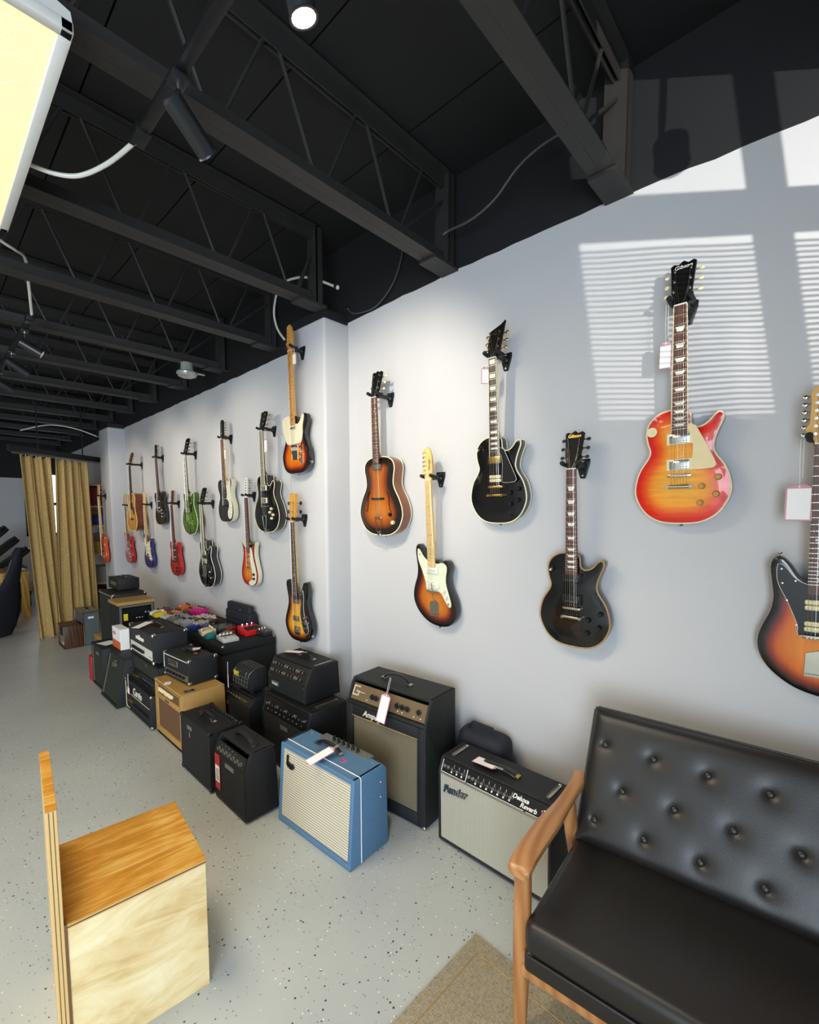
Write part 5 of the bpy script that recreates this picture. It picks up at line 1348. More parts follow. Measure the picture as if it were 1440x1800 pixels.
F, L = frame(pr[0], (0.035, 0.065)); p = panel(t, 'control_panel', 'panel_black', F, -w/2+0.014, w/2-0.014, 0.002, L, 0.0, 0.006)
for i in range(4): knob(p, F, -0.25+i*0.025, 0.03, 0, 'gold', 0.008, 0.016)
for i in range(8): knob(p, F, -0.08+i*0.035, 0.03, 0, 'plastic_black', 0.009, 0.016); 
for i in range(8): knob(p, F, -0.063+i*0.035, 0.04, 0, 'chrome', 0.003, 0.01)
t, w = amp_thing('amplifier', 'amplifier head with white knob panel and chrome corners, top of its stack', 1.185, 3.795, 4.355, 0.471)
pr = [(0, 0.006), (0, 0.245), (0.26, 0.245), (0.26, 0.006)]
shell(t, w, pr, 'tolex_charcoal', nf=1, th=0.018); feet(t, w, 0.25, 0.006)
F, L = frame(pr[0], pr[1]); panel(t, 'front_grille', 'grille_diag', F, -w/2+0.016, w/2-0.016, 0.1, L-0.014, -0.006, 0.01)
p = panel(t, 'control_panel', 'panel_white', F, -w/2+0.016, w/2-0.016, 0.022, 0.1, -0.003, 0.006)
lettering('logo', 'soldano', 0.058, 'paint_white', t, F @ T(-0.03, 0.003, 0.155) @ RX90, 0.002, 0, 0.0004, 1.05)
for i in range(8): knob(p, F, -0.18+i*0.035, 0.058, -0.003, 'plastic_black', 0.0125, 0.018, 'pointer')
for i in range(3): knob(p, F, 0.2+i*0.02, 0.05, -0.003, 'chrome', 0.004, 0.008)
handle(t, -0.1, 0.1, 0.13, 0.244, cap='gold', h=0.018)
corners(t, w, 0.26, 0.006, 0.245, m='chrome', r=0.022)

# --- two wedge cabinets
t, w = amp_thing('speaker_cabinet', 'dark wedge speaker cabinet with pale metal strip and script badge', 1.055, 4.335, 4.80, 0, 'speaker', group='wedge speaker cabinets')
pr = [(0, 0.006), (0.085, 0.405), (0.27, 0.41), (0.28, 0.006)]
shell(t, w, pr, 'tolex_charcoal', nf=1, th=0.024)
F, L = frame(pr[0], pr[1]); panel(t, 'grille', 'cloth_dark_green', F, -w/2+0.02, w/2-0.02, 0.024, L-0.016, -0.008, 0.01)
panel(t, 'edge_strip', 'panel_silver', F, -w/2+0.03, -w/2+0.042, 0.03, L-0.03, 0.0, 0.01)
lettering('logo', 'Peavey', 0.06, 'panel_grey', t, F @ T(-0.02, 0.0, L-0.09) @ RX90 @ Matrix.Rotation(0.2, 4, 'Z'), 0.002, 0.3, 0.0006, 0.8)
MB().prism([(-0.05, L-0.055), (0.07, L-0.04), (0.01, L-0.062), (0.03, L-0.065), (-0.04, L-0.085), (-0.01, L-0.068)], -0.003, -0.001, 'y').build('bolt_emblem', 'panel_grey', t, M=F)
t, w = amp_thing('speaker_cabinet', 'dark speaker cabinet behind the badged wedge, red case at its side', 1.085, 4.812, 5.20, 0, 'speaker', group='wedge speaker cabinets')
pr = [(0, 0.006), (0.0, 0.41), (0.26, 0.41), (0.26, 0.006)]
shell(t, w, pr, 'tolex_charcoal', nf=1, th=0.024)
F, L = frame(pr[0], pr[1]); panel(t, 'grille', 'cloth_dark_green', F, -w/2+0.02, w/2-0.02, 0.024, L-0.016, -0.008, 0.01)
panel(t, 'edge_strip', 'panel_silver', F, -w/2+0.03, -w/2+0.042, 0.03, L-0.03, 0.0, 0.01)
panel(t, 'badge', 'panel_grey', F, -0.04, 0.04, L-0.09, L-0.06, -0.001, 0.006)
t = thing('red_case', 'narrow red case standing on the floor beside the far wedge cabinet', 'case', (1.085, 5.285, 0), WALLROT)
MB().bb((-0.055, 0, 0), (0.055, 0.2, 0.25), 0.012, 2).build('body', 'red_card', t)
mat('red_dark', '#7d1a20', 0.5)
MB().bb((-0.04, 0.04, 0.249), (0.04, 0.16, 0.256), 0.003, 1).build('lid', 'red_dark', t)
t = thing('carton', 'white and orange cardboard carton standing on the speaker cabinet', 'box', (1.19, 4.77, 0.41), WALLROT)
MB().bb((-0.12, 0, 0), (0.12, 0.075, 0.19), 0.002, 1).build('box', 'paper', t)
mat('orange_print', '#d2672e', 0.6)
MB().bb((-0.119, -0.001, 0.003), (0.119, 0.0, 0.075), 0, 1).build('printed_band', 'orange_print', t, smooth=0)
MB().bb((-0.1, -0.001, 0.12), (-0.01, 0.0, 0.15), 0, 1).build('printed_mark', 'paper_pink', t, smooth=0)
t = thing('paper_sheet', 'white paper sheet lying on the far speaker cabinet', 'paper', (1.18, 5.02, 0.4105), 0.3)
MB().bb((-0.06, -0.07, 0), (0.06, 0.07, 0.0015)).build('sheet', 'paper', t, smooth=0)

# --- far end: cabinets, cases
t, w = amp_thing('speaker_cabinet', 'tall dark green speaker cabinet with pale piping near the rear pilaster', 1.40, 5.69, 6.21, 0, 'speaker', group=None)
pr = [(0, 0.01), (0, 0.755), (0.34, 0.755), (0.34, 0.01)]
shell(t, w, pr, 'tolex_green_black', nf=1, th=0.02); feet(t, w, 0.33, 0.01)
F, L = frame(pr[0], pr[1]); panel(t, 'grille', 'cloth_dark_green', F, -w/2+0.016, w/2-0.016, 0.016, L-0.016, -0.004, 0.01)
MB().tube([(-w/2+0.018, -0.002, L-0.018), (w/2-0.018, -0.002, L-0.018), (w/2-0.018, -0.002, 0.02)], 0.004, 5).build('piping', 'panel_cream', t, M=F)
corners(t, w, 0.34, 0.01, 0.755, m='nickel', r=0.022)
t, w = amp_thing('amplifier', 'small black amplifier head sitting on the tall dark green cabinet', 1.52, 5.92, 6.30, 0.756)
pr = [(0, 0.006), (0, 0.135), (0.22, 0.135), (0.22, 0.006)]
shell(t, w, pr, 'tolex_black', nf=1, th=0.014); feet(t, w, 0.21, 0.006)
F, L = frame(pr[0], pr[1]); p = panel(t, 'front_panel', 'cloth_dark_green', F, -w/2+0.012, w/2-0.012, 0.012, L-0.012, -0.004, 0.01)
panel(p, 'badge', 'panel_grey', F, -0.1, 0.1, 0.05, 0.085, -0.001, 0.004)
handle(t, -0.07, 0.07, 0.11, 0.134, h=0.016)
# rack with its face to the camera
t = thing('equipment_rack', 'rack case with tan lid and grey metal frame holding black rack units', 'rack', (1.53, 5.335, 0), 0)
m = MB(); m.bb((-0.17, 0.0, 0.02), (-0.15, 0.31, 0.69)).bb((0.15, 0.0, 0.02), (0.17, 0.31, 0.69)).bb((-0.15, 0.29, 0.02), (0.15, 0.31, 0.69)).bb((-0.17, 0.0, 0.0), (0.17, 0.31, 0.02)); m.build('case', 'tolex_charcoal', t, smooth=0)
MB().bb((-0.18, -0.015, 0.69), (0.18, 0.32, 0.725), 0.005, 1).build('lid', 'tolex_tan', t)
m = MB()
for lo, hi in (((-0.16, -0.012, 0.03), (-0.14, 0.01, 0.685)), ((0.14, -0.012, 0.03), (0.16, 0.01, 0.685)), ((-0.14, -0.012, 0.665), (0.14, 0.01, 0.685)), ((-0.14, -0.012, 0.445), (0.14, 0.01, 0.46)), ((-0.14, -0.012, 0.03), (0.14, 0.01, 0.05))): m.bb(lo, hi, 0.002, 1)
m.build('rack_frame', 'panel_grey', t)
for k, (a, b) in enumerate(((0.47, 0.655), (0.35, 0.44), (0.2, 0.34), (0.06, 0.19))):
    u = MB().bb((-0.135, -0.004, a), (0.135, 0.2, b), 0.002, 1).build('rack_unit', 'panel_black', t)
    for i in range(5): knob(u, Matrix(), 0.0+i*0.028, (a+b)/2+(0.03 if i > 2 else -0.02), 0.004, 'chrome', 0.008, 0.01)
    if k == 0: panel(u, 'meter', 'yellow', Matrix(), -0.125, -0.085, 0.53, 0.6, 0.006, 0.002)
# grey case, brown cabinet, tan case
t = thing('amplifier_case', 'grey travel case with aluminium edges standing behind the brown cabinet', 'case', (1.335, 6.94, 0), WALLROT)
mat('case_grey', '#5d6668', 0.45, 0.2, var=0.12); mat('case_top', '#86887e', 0.5, var=0.3, scale=20)
MB().bb((-0.215, 0, 0.004), (0.215, 0.165, 0.405), 0.004, 1).build('body', 'case_grey', t)
MB().bb((-0.21, 0.006, 0.405), (0.21, 0.16, 0.412), 0.002, 1).build('top_panel', 'case_top', t)
m = MB()
for x in (-0.215, 0.215):
    for y in (0, 0.165): m.bb((x-0.008, y-0.008, 0.0), (x+0.008, y+0.008, 0.415), 0.002, 1)
for y in (0, 0.165): m.bb((-0.215, y-0.008, 0.402), (0.215, y+0.008, 0.416), 0.002, 1)
for x in (-0.215, 0.215): m.bb((x-0.008, 0, 0.402), (x+0.008, 0.165, 0.416), 0.002, 1)
m.build('edging', 'nickel', t)
handle(t, -0.05, 0.05, 0.08, 0.412, h=0.02)
MB().bb((0.215, 0.05, 0.33), (0.219, 0.11, 0.355), 0.001, 1).build('name_plate', 'paper', t)
t, w = amp_thing('speaker_cabinet', 'small brown wood-sided cabinet with open mottled front at the foot of the curtain', 1.13, 6.70, 7.04, 0, 'speaker', group=None)
wood('veneer_brown', '#3a2314', '#5c3a24', 0.45, 1.5, 2)
pr = [(0, 0), (0, 0.275), (0.19, 0.275), (0.19, 0)]
shell(t, w, pr, 'veneer_brown', nf=1, th=0.014, bev=0.003)
mat('worn_front', '#8a8878', 0.7, var=0.5, scale=14)
F, L = frame(pr[0], pr[1]); panel(t, 'front_panel', 'worn_front', F, -w/2+0.012, w/2-0.012, 0.012, L-0.012, -0.02, 0.008)
panel(t, 'dark_grille', 'cloth_black', F, -w/2+0.03, 0.0, 0.13, L-0.03, -0.016, 0.006); panel(t, 'label_plate', 'panel_cream', F, -0.02, 0.06, 0.03, 0.06, -0.016, 0.004)
t = thing('tweed_case', 'low tan case with dark handle on the floor behind the wedge cabinets', 'case', (1.43, 6.47, 0), WALLROT)
MB().bb((-0.23, 0, 0), (0.23, 0.30, 0.145), 0.01, 2).build('body', 'tolex_tan', t)
handle(t, -0.06, 0.06, 0.14, 0.145, h=0.02, cap='plastic_black')
MB().bb((-0.232, -0.002, 0.085), (0.232, 0.302, 0.09), 0.001, 1).build('lid_seam', 'plastic_black', t)
# black bag behind the silver-grille amp
t = thing('padded_bag', 'black padded bag on the floor behind the silver-grille amplifier', 'bag', (2.02, 1.32, 0), WALLROT)
mat('bag_navy', '#1a1d28', 0.75, var=0.2, bump=0.3, bscale=60)
m = MB(); m.bb((-0.15, -0.07, 0.0), (0.15, 0.085, 0.49), 0.06, 4); m.build('body', 'bag_navy', t)
MB().tube([(-0.1, -0.02, 0.47), (-0.06, -0.02, 0.525), (0.06, -0.02, 0.525), (0.1, -0.02, 0.47)], 0.012, 8, flat=0.4).build('strap', 'bag_navy', t)

# tags on amplifiers
def lay_tag(loc, rz, label, tilt=(0, 0), w=0.055, h=0.11):
    t = price_tag(loc, (0, 0, 0), label, w, h, 0.03, drop=True)
    t.rotation_euler = (math.radians(-90)+tilt[0], tilt[1], rz)
    return t
def hang_tag(loc, rz, label, lean=0.0, w=0.06, h=0.13, L=0.06):
    t = price_tag(loc, (0, 0, 0), label, w, h, L)
    t.rotation_euler = (Matrix.Rotation(rz, 4, 'Z') @ Matrix.Rotation(lean, 4, 'X')).to_euler()
    return t
hang_tag((1.69, 1.735, 0.672), WALLROT, 'white price tag hanging from the handle over the bronze control panel', -0.35, 0.07, 0.15, 0.09)
t = price_tag((1.375, 1.80, 0.468), (0, 0, 0), 'curled white price tag across the top of the blue amplifier', 0.05, 0.15, 0.03)
t.rotation_euler = (math.radians(-80), 0.15, math.radians(-95))
t = price_tag((1.80, 1.10, 0.462), (0, 0, 0), 'white price tag lying on the silver-grille amplifier beside its handle', 0.06, 0.13, 0.03)
t.rotation_euler = (math.radians(-86), 0, math.radians(178))
t = price_tag((1.755, 2.62, 0.702), (0, 0, 0), 'long white price tag on the slanted amplifier head beside its handle', 0.045, 0.15, 0.03)
t.rotation_euler = (math.radians(-86), 0, math.radians(-160))
hang_tag((1.475, 3.16, 0.50), WALLROT-0.3, 'white price tag hanging in front of the quilted mini head', 0.0, 0.035, 0.11, 0.08)
t = price_tag((1.36, 3.44, 0.634), (0, 0, 0), 'white price tag on the handle of the block-letter amplifier head', 0.06, 0.1, 0.03)
t.rotation_euler = (math.radians(-84), 0, math.radians(150))
hang_tag((1.108, 4.17, 0.235), WALLROT, 'small bluish white tag hanging on the bottom amplifier head of the stack', 0.0, 0.05, 0.065, 0.10)
t = price_tag((1.29, 4.16, 0.742), (0, 0, 0), 'wide white tag lying on top of the white-panel amplifier head', 0.075, 0.16, 0.03)
t.rotation_euler = (math.radians(-84), 0, math.radians(-60))
t = price_tag((1.19, 3.50, 0.4255), (0, 0, 0), 'small white tag lying on the front edge of the tan amplifier', 0.05, 0.07, 0.02, drop=False)
t.rotation_euler = (math.radians(-90), 0, math.radians(-30))
# ---------------------------------------------------------------- pedal case and pedals
t = thing('storage_case', 'large black carpeted storage case used as a table for effects pedals', 'case', (1.62, 4.41, 0), 0)
mat('carpet_black', '#15171a', 0.85, var=0.3, scale=60, bump=0.5, bscale=300)
MB().bb((0, -0.85, 0.0), (0.475, 0.85, 0.50), 0.01, 2).build('body', 'carpet_black', t)
MB().bb((-0.004, -0.854, 0.506), (0.479, 0.854, 0.575), 0.012, 2).build('lid', 'carpet_black', t)
MB().bb((0.002, -0.848, 0.498), (0.473, 0.848, 0.508)).build('lid_seam', 'plastic_black', t, smooth=0)
for x, y in ((0.01, -0.84), (0.465, -0.84), (0.01, 0.84)):
    MB().sphere((x, y, 0.565), 0.014).build('corner_cap', 'nickel', t)
for y in (-0.5, 0.4): MB().bb((-0.008, y-0.05, 0.47), (-0.002, y+0.05, 0.54), 0.002, 1).build('latch', 'nickel', t)
PZ = 0.5755
def pedal(x, y, col, label, w=0.075, d=0.12, h=0.05, rz=0.0, knobs=3, kind='stomp', km='plastic_black', z=PZ, plate=None):
    t = thing('effects_pedal', label, 'pedal', (x, y, z), WALLROT+rz, 'effects pedals on the black case')
    m_ = 'pedal_'+col[1:]; mat(m_, col, 0.4, 0.1, coat=0.3, var=0.1, scale=30)
    hf = h*0.72
    MB().prism([(-d/2, 0.004), (d/2, 0.004), (d/2, h), (0.0, h*0.96), (-d/2, hf)], -w/2, w/2, 'x', 0.003, 2).build('enclosure', m_, t)
    for sx in (-1, 1):
        MB().cyl((sx*w*0.35, 0, 0), (sx*w*0.35, 0, 0.006), 0.008, n=6).build('rubber_foot', 'rubber_black', t)
    n = knobs
    for i in range(n):
        u = (i-(n-1)/2)*w/(n+0.3)
        MB().lathe((u, d*0.28, h), (0, 0, 1), [(0.0085, 0), (0.0085, 0.004), (0.0065, 0.015), (0.001, 0.0155)], 10).build('knob', km, t)
    if kind == 'treadle':
        MB().bb((-w/2+0.006, -d/2+0.004, h*0.8), (w/2-0.006, d*0.05, h*0.94), 0.003, 1, M=Matrix.Rotation(0.08, 4, 'X')).build('treadle', 'rubber_black', t)
    else:
        for sx in ((-0.3, 0.3) if w > 0.11 else (0,)):
            MB().lathe((sx*w, -d*0.3, hf+0.004), (0, 0, 1), [(0.008, 0), (0.008, 0.004), (0.005, 0.005), (0.005, 0.012), (0.001, 0.0125)], 10).build('footswitch', 'chrome', t)
    if plate:
        mat('plate_'+plate[1:], plate, 0.5)
        MB().bb((-w*0.42, -d*0.02, h-0.0005), (w*0.42, d*0.18, h+0.001), 0, 1).build('name_plate', 'plate_'+plate[1:], t, smooth=0)
    for sx in (-1, 1): MB().cyl((sx*w/2, d*0.2, h*0.5), (sx*(w/2+0.008), d*0.2, h*0.5), 0.007, n=8).build('jack_socket', 'nickel', t)
    return t
pedal(1.975, 4.86, '#e0148c', 'large hot pink effects pedal near the wall', 0.17, 0.13, 0.07, 0.15, 4, km='plastic_black', plate='#f07ab8')
pedal(1.94, 4.60, '#e8c8d0', 'wide pale pink effects pedal in front of the hot pink one', 0.18, 0.11, 0.045, 0.1, 3, km='plastic_black')
pedal(1.95, 5.16, '#e2661c', 'large bright orange effects pedal at the back by the wall', 0.17, 0.12, 0.065, -0.1, 3)
pedal(1.80, 5.02, '#efa05a', 'pale orange effects pedal beside the bright orange one', 0.12, 0.10, 0.045, 0.2, 3)
pedal(1.93, 5.02, '#8a5b45', 'brown effects pedal wedged behind the pale orange one', 0.08, 0.10, 0.045, 0.2, 2)
pedal(1.74, 5.17, '#7a3f58', 'plum coloured effects pedal at the far end of the case', 0.13, 0.11, 0.055, 0.3, 3)
pedal(1.66, 5.06, '#e8cc24', 'bright yellow effects pedal at the far front corner of the case', 0.10, 0.11, 0.055, 0.0, 2, km='white_plastic')
pedal(1.66, 5.19, '#e9e9e4', 'small white effects pedal beside the bright yellow one', 0.06, 0.10, 0.05, 0.0, 2)
pedal(1.69, 4.90, '#dcd9d2', 'off-white effects pedal in front of the yellow one', 0.11, 0.11, 0.045, 0.1, 3, plate='#c86a72')
pedal(1.80, 4.86, '#9aa2aa', 'silver grey effects pedal behind the white-panel head', 0.12, 0.10, 0.045, -0.1, 4, km='plastic_black')
pedal(1.69, 4.74, '#6f7b72', 'grey green effects pedal with two knobs near the front edge', 0.13, 0.11, 0.045, 0.2, 2)
pedal(1.80, 4.70, '#b2b6b8', 'light grey effects pedal in the middle of the crowd', 0.10, 0.11, 0.045, 0.0, 3)
pedal(1.69, 4.58, '#a8adb2', 'pale silver effects pedal near the front edge of the case', 0.10, 0.11, 0.045, 0.0, 3)
pedal(1.81, 4.54, '#6d4a3a', 'dark brown effects pedal in the middle of the case', 0.11, 0.11, 0.045, 0.1, 3, km='cream_plastic')
pedal(1.68, 4.40, '#b9bccb', 'tall lavender grey effects pedal at the front edge', 0.09, 0.10, 0.075, 0.0, 2)
pedal(1.665, 4.24, '#1f3f9a', 'royal blue effects pedal at the front edge of the case', 0.09, 0.09, 0.055, 0.15, 2, km='white_plastic')
pedal(1.80, 4.38, '#c9c4b4', 'beige effects pedal behind the lavender grey one', 0.09, 0.11, 0.05, 0.0, 3)
pedal(1.79, 4.22, '#3a4a80', 'dark blue effects pedal behind the royal blue one', 0.08, 0.11, 0.045, 0.0, 2)
pedal(1.90, 4.40, '#5b4a40', 'taupe effects pedal in front of the pale pink one', 0.10, 0.11, 0.045, 0.1, 3, km='cream_plastic')
pedal(1.70, 4.02, '#e0c8a0', 'cream effects pedal with gold knobs near the front edge', 0.13, 0.12, 0.055, -0.15, 4, km='gold')
pedal(1.66, 3.865, '#1f7a74', 'small teal effects pedal between the cream and silver ones', 0.055, 0.08, 0.05, 0.1, 1, km='chrome')
pedal(1.735, 3.70, '#c8cac6', 'silver-topped effects pedal with a cluster of white knobs at the near corner', 0.13, 0.17, 0.042, PI/2-0.1, 4, km='white_plastic', plate='#2a2a3a')
pedal(1.80, 3.84, '#8c6a44', 'wood brown effects pedal behind the silver-topped one', 0.08, 0.10, 0.04, 0.4, 1)
pedal(1.87, 4.06, '#3c4a48', 'dark teal effects pedal leaning toward the black pouch', 0.17, 0.12, 0.045, PI/2, 2)
pedal(1.89, 3.95, '#8c1a18', 'deep red effects pedal beside the dark teal one', 0.07, 0.08, 0.05, 0.2, 2)
t = pedal(1.965, 3.76, '#d81f22', 'bright red wedge effects pedal with rubber treadle near the wall', 0.15, 0.16, 0.075, PI/2, 3, 'treadle', km='chrome')
pedal(2.03, 3.625, '#1c1f22', 'small black effects pedal at the near wall corner of the case', 0.09, 0.11, 0.05, PI/2+0.1, 3, km='nickel')
t = thing('gear_pouch', 'long black padded pouch standing on the pedal case against the wall', 'pouch', (2.055, 4.06, PZ), WALLROT)
MB().bb((-0.25, -0.05, 0.0), (0.22, 0.035, 0.15), 0.018, 3).build('lower_pouch', 'bag_navy', t)
MB().bb((-0.26, -0.03, 0.10), (0.18, 0.03, 0.215), 0.02, 3).build('upper_pouch', 'bag_navy', t)
MB().sphere((0.02, -0.034, 0.165), 0.007).build('snap', 'nickel', t)
MB().tube([(-0.25, -0.052, 0.075), (0.22, -0.052, 0.075)], 0.003, 5).build('zip', 'plastic_black', t)

# ---------------------------------------------------------------- plywood seat with tall back board
def ply_grain(name, c0, c1, c2, sc, dist, rough):
    m, nt, p = base_mat(name); n, L = nt.nodes, nt.links
    tc = n.new('ShaderNodeTexCoord'); mp = n.new('ShaderNodeMapping'); mp.inputs['Scale'].default_value = sc
    L.new(tc.outputs['Object'], mp.inputs[0])
    a = n.new('ShaderNodeTexNoise'); a.inputs['Scale'].default_value = 1.0; a.inputs['Detail'].default_value = 7; a.inputs['Distortion'].default_value = dist; a.inputs['Roughness'].default_value = 0.62
    L.new(mp.outputs[0], a.inputs['Vector'])
    b = n.new('ShaderNodeTexNoise'); b.inputs['Scale'].default_value = 5.0; b.inputs['Detail'].default_value = 3
    L.new(tc.outputs['Object'], b.inputs['Vector'])
    mm = n.new('ShaderNodeMath'); mm.operation = 'MULTIPLY_ADD'; mm.inputs[1].default_value = 0.4; L.new(b.outputs[0], mm.inputs[0])
    m2 = n.new('ShaderNodeMath'); m2.operation = 'MULTIPLY'; m2.inputs[1].default_value = 0.6; L.new(a.outputs[0], m2.inputs[0]); L.new(m2.outputs[0], mm.inputs[2])
    cr = n.new('ShaderNodeValToRGB'); e = cr.color_ramp.elements; e.new(0.5)
    for i, (q, c) in enumerate(((0.36, c0), (0.5, c1), (0.63, c2))): e[i].position = q; e[i].color = srgb(c)
    L.new(mm.outputs[0], cr.inputs[0]); L.new(cr.outputs[0], p.inputs['Base Color']); p.inputs['Roughness'].default_value = rough
    p.inputs['Coat Weight'].default_value = 0.1
    MATS[name] = m
ply_grain('ply_top', '#a86e1e', '#c88c30', '#e0b560', (3, 26, 3), 1.6, 0.42)
ply_grain('ply_face', '#c9a86a', '#dfc692', '#ead9ae', (3.0, 3.0, 8.0), 2.2, 0.55)
mat('ply_edge', '#d0ac70', 0.6, var=0.15, scale=30, stretch=(2, 2, 40))
mat('ply_dark', '#6b4a2a', 0.7)
t = thing('plywood_seat', 'plywood box seat with golden top and tall narrow back board', 'seat', (0.445, 1.76, 0), math.radians(-6.5))
a, b, hh, th = 0.195, 0.205, 0.468, 0.018
MB().bb((-a, -b, 0), (a, -b+th, hh-th), 0.0008, 1).build('front_panel', 'ply_face', t)
MB().bb((-a, b-th, 0), (a, b, hh-th), 0.0008, 1).build('rear_panel', 'ply_face', t)
MB().bb((a-th, -b+th, 0), (a, b-th, hh-th), 0.0008, 1).build('side_panel', 'ply_face', t)
tp = MB().bb((-a, -b-0.002, hh-0.004), (a+0.002, b+0.002, hh), 0.0008, 1).build('top_panel', 'ply_top', t)
for k in range(3):
    MB().bb((-a, -b-0.0015, hh-0.0040-0.0047*(k+1)), (a+0.0015, b+0.0015, hh-0.0040-0.0047*k-0.0006)).build('ply_layer', ('ply_edge', 'ply_dark', 'ply_edge')[k], tp, smooth=0)
bb_ = MB().bb((-a-0.028, -b-0.004, 0), (-a-0.002, b+0.004, 0.822), 0.001, 1).build('back_board', 'ply_edge', t)
MB().bb((-a-0.0285, -b-0.004, 0.8222), (-a-0.0015, b+0.004, 0.826), 0.001, 1).build('top_edge', 'ply_top', bb_)
for x, m_ in ((-a-0.022, 'ply_dark'), (-a-0.012, 'ply_dark')):
    MB().bb((x, -b-0.0048, 0), (x+0.0018, -b-0.0038, 0.82)).build('ply_layer', m_, bb_, smooth=0)
MB().bb((-a-0.002, -b-0.003, 0), (-a+0.004, -b+0.002, hh)).build('joint_strip', 'ply_dark', t, smooth=0)

# ---------------------------------------------------------------- rug
def rug_mat():
    m, nt, p = base_mat('jute'); n, L = nt.nodes, nt.links
    tc = n.new('ShaderNodeTexCoord')
    outs = []
    for d, s in (('X', 46), ('Y', 60)):
        w = n.new('ShaderNodeTexWave'); w.bands_direction = d; w.inputs['Scale'].default_value = s; w.inputs['Distortion'].default_value = 5; w.inputs['Detail'].default_value = 3; w.inputs['Detail Scale'].default_value = 2
        L.new(tc.outputs['Object'], w.inputs['Vector']); outs.append(w.outputs[1])
    mm = n.new('ShaderNodeMath'); mm.operation = 'MULTIPLY'; L.new(outs[0], mm.inputs[0]); L.new(outs[1], mm.inputs[1])
    no = n.new('ShaderNodeTexNoise'); no.inputs['Scale'].default_value = 90; no.inputs['Detail'].default_value = 5
    L.new(tc.outputs['Object'], no.inputs['Vector'])
    ad = n.new('ShaderNodeMath'); ad.operation = 'MULTIPLY_ADD'; ad.inputs[1].default_value = 0.6
    L.new(mm.outputs[0], ad.inputs[0])
    m2 = n.new('ShaderNodeMath'); m2.operation = 'MULTIPLY'; m2.inputs[1].default_value = 0.7; L.new(no.outputs[0], m2.inputs[0]); L.new(m2.outputs[0], ad.inputs[2])
    cr = n.new('ShaderNodeValToRGB'); cr.color_ramp.elements[0].color = srgb('#8f8570'); cr.color_ramp.elements[0].position = 0.2; cr.color_ramp.elements[1].color = srgb('#d2c7ae'); cr.color_ramp.elements[1].position = 0.8
    L.new(ad.outputs[0], cr.inputs[0]); L.new(cr.outputs[0], p.inputs['Base Color']); p.inputs['Roughness'].default_value = 0.95
    bn = n.new('ShaderNodeBump'); bn.inputs['Strength'].default_value = 0.8; bn.inputs['Distance'].default_value = 0.004
    L.new(ad.outputs[0], bn.inputs['Height']); L.new(bn.outputs[0], p.inputs['Normal'])
    MATS['jute'] = m
rug_mat()
t = thing('rug', 'woven jute rug lying under the front of the sofa', 'rug', (1.41, 0.95, 0), math.radians(-2))
MB().bb((-2.0, -1.9, 0), (0, 0, 0.008), 0.003, 2).build('weave', 'jute', t)
MB().tube([(-2.0, -0.055, 0.0085), (-0.06, -0.055, 0.0085), (-0.06, -1.9, 0.0085)], 0.002, 5).build('hem_stitch', 'tolex_tan', t)

# ---------------------------------------------------------------- sofa
wood('sofa_wood', '#a0683a', '#b98350', 0.38, 1.2, 2, 0.25, 4.0)
wood('sofa_wood_arm', '#a0683a', '#b98654', 0.38, 1.2, 1, 0.25, 4.0)
mat('leather_black', '#211f1e', 0.4, var=0.12, scale=6, bump=0.15, bscale=260)
t = thing('sofa', 'black leather loveseat with button-tufted back and wooden frame in the near corner', 'sofa', (1.19, 0.63, 0.0085), WALLROT+math.radians(4.5))
W = 1.30
st = MB(); st.bb((0.012, -0.03, 0.335), (W-0.012, 0.50, 0.437), 0.03, 4); st.build('seat_cushion', 'leather_black', t)
st = MB(); st.bb((0.012, -0.022, 0.275), (W-0.012, 0.48, 0.34), 0.014, 3); st.build('seat_base', 'leather_black', t)
MB().tube([(0.03, -0.026, 0.339), (W-0.03, -0.026, 0.339)], 0.004, 6).build('seat_piping', 'leather_black', t)
# tufted back
B0, B1_ = Vector((0, 0.445, 0.425)), Vector((0, 0.655, 0.865))
bd = (B1_-B0).normalized(); bl = (B1_-B0).length; bn_ = Vector((0, -bd.z, bd.y))
btn = []
for r, (v, off) in enumerate(((0.355, 0.075), (0.215, 0.155), (0.088, 0.075))):
    x = off
    while x < W-0.04: btn.append((x, v)); x += 0.167
nx, nv = 150, 62
BT = np.array(btn)
def tuft(x, v):
    d2 = (BT[:, 0]-x)**2+(BT[:, 1]-v)**2
    dd = np.exp(-d2/(2*0.026**2)).max(); d3 = np.exp(-d2/(2*0.010**2)).max()
    e = min(x-0.012, W-0.012-x, v+0.005, bl-v)
    rim = 1-math.exp(-max(e, 0)/0.016)
    return 0.046*rim-0.0065*dd-0.010*d3
V = []; Fc = []
for j in range(nv+1):
    for i in range(nx+1):
        x = 0.012+(W-0.024)*i/nx; v = -0.005+(bl+0.005)*j/nv
        V.append(B0+bd*v+Vector((x, 0, 0))+bn_*tuft(x, v))
for j in range(nv):
    for i in range(nx):
        a_ = j*(nx+1)+i; Fc.append((a_, a_+1, a_+nx+2, a_+nx+1))
nb = len(V)
ringi = [i for i in range(nx+1)]+[j*(nx+1)+nx for j in range(1, nv+1)]+[nv*(nx+1)+i for i in range(nx-1, -1, -1)]+[j*(nx+1) for j in range(nv-1, 0, -1)]
for k in ringi: V.append(Vector(V[k])-bn_*0.055)
nr = len(ringi)
for k in range(nr):
    k2 = (k+1) % nr; Fc.append((ringi[k2], ringi[k], nb+k, nb+k2))
Fc.append(tuple(nb+k for k in range(nr)))
mb = MB(); vs = [mb.bm.verts.new(v) for v in V]
for f in Fc: mb.bm.faces.new([vs[i] for i in f])
back = mb.build('backrest', 'leather_black', t, smooth=60)
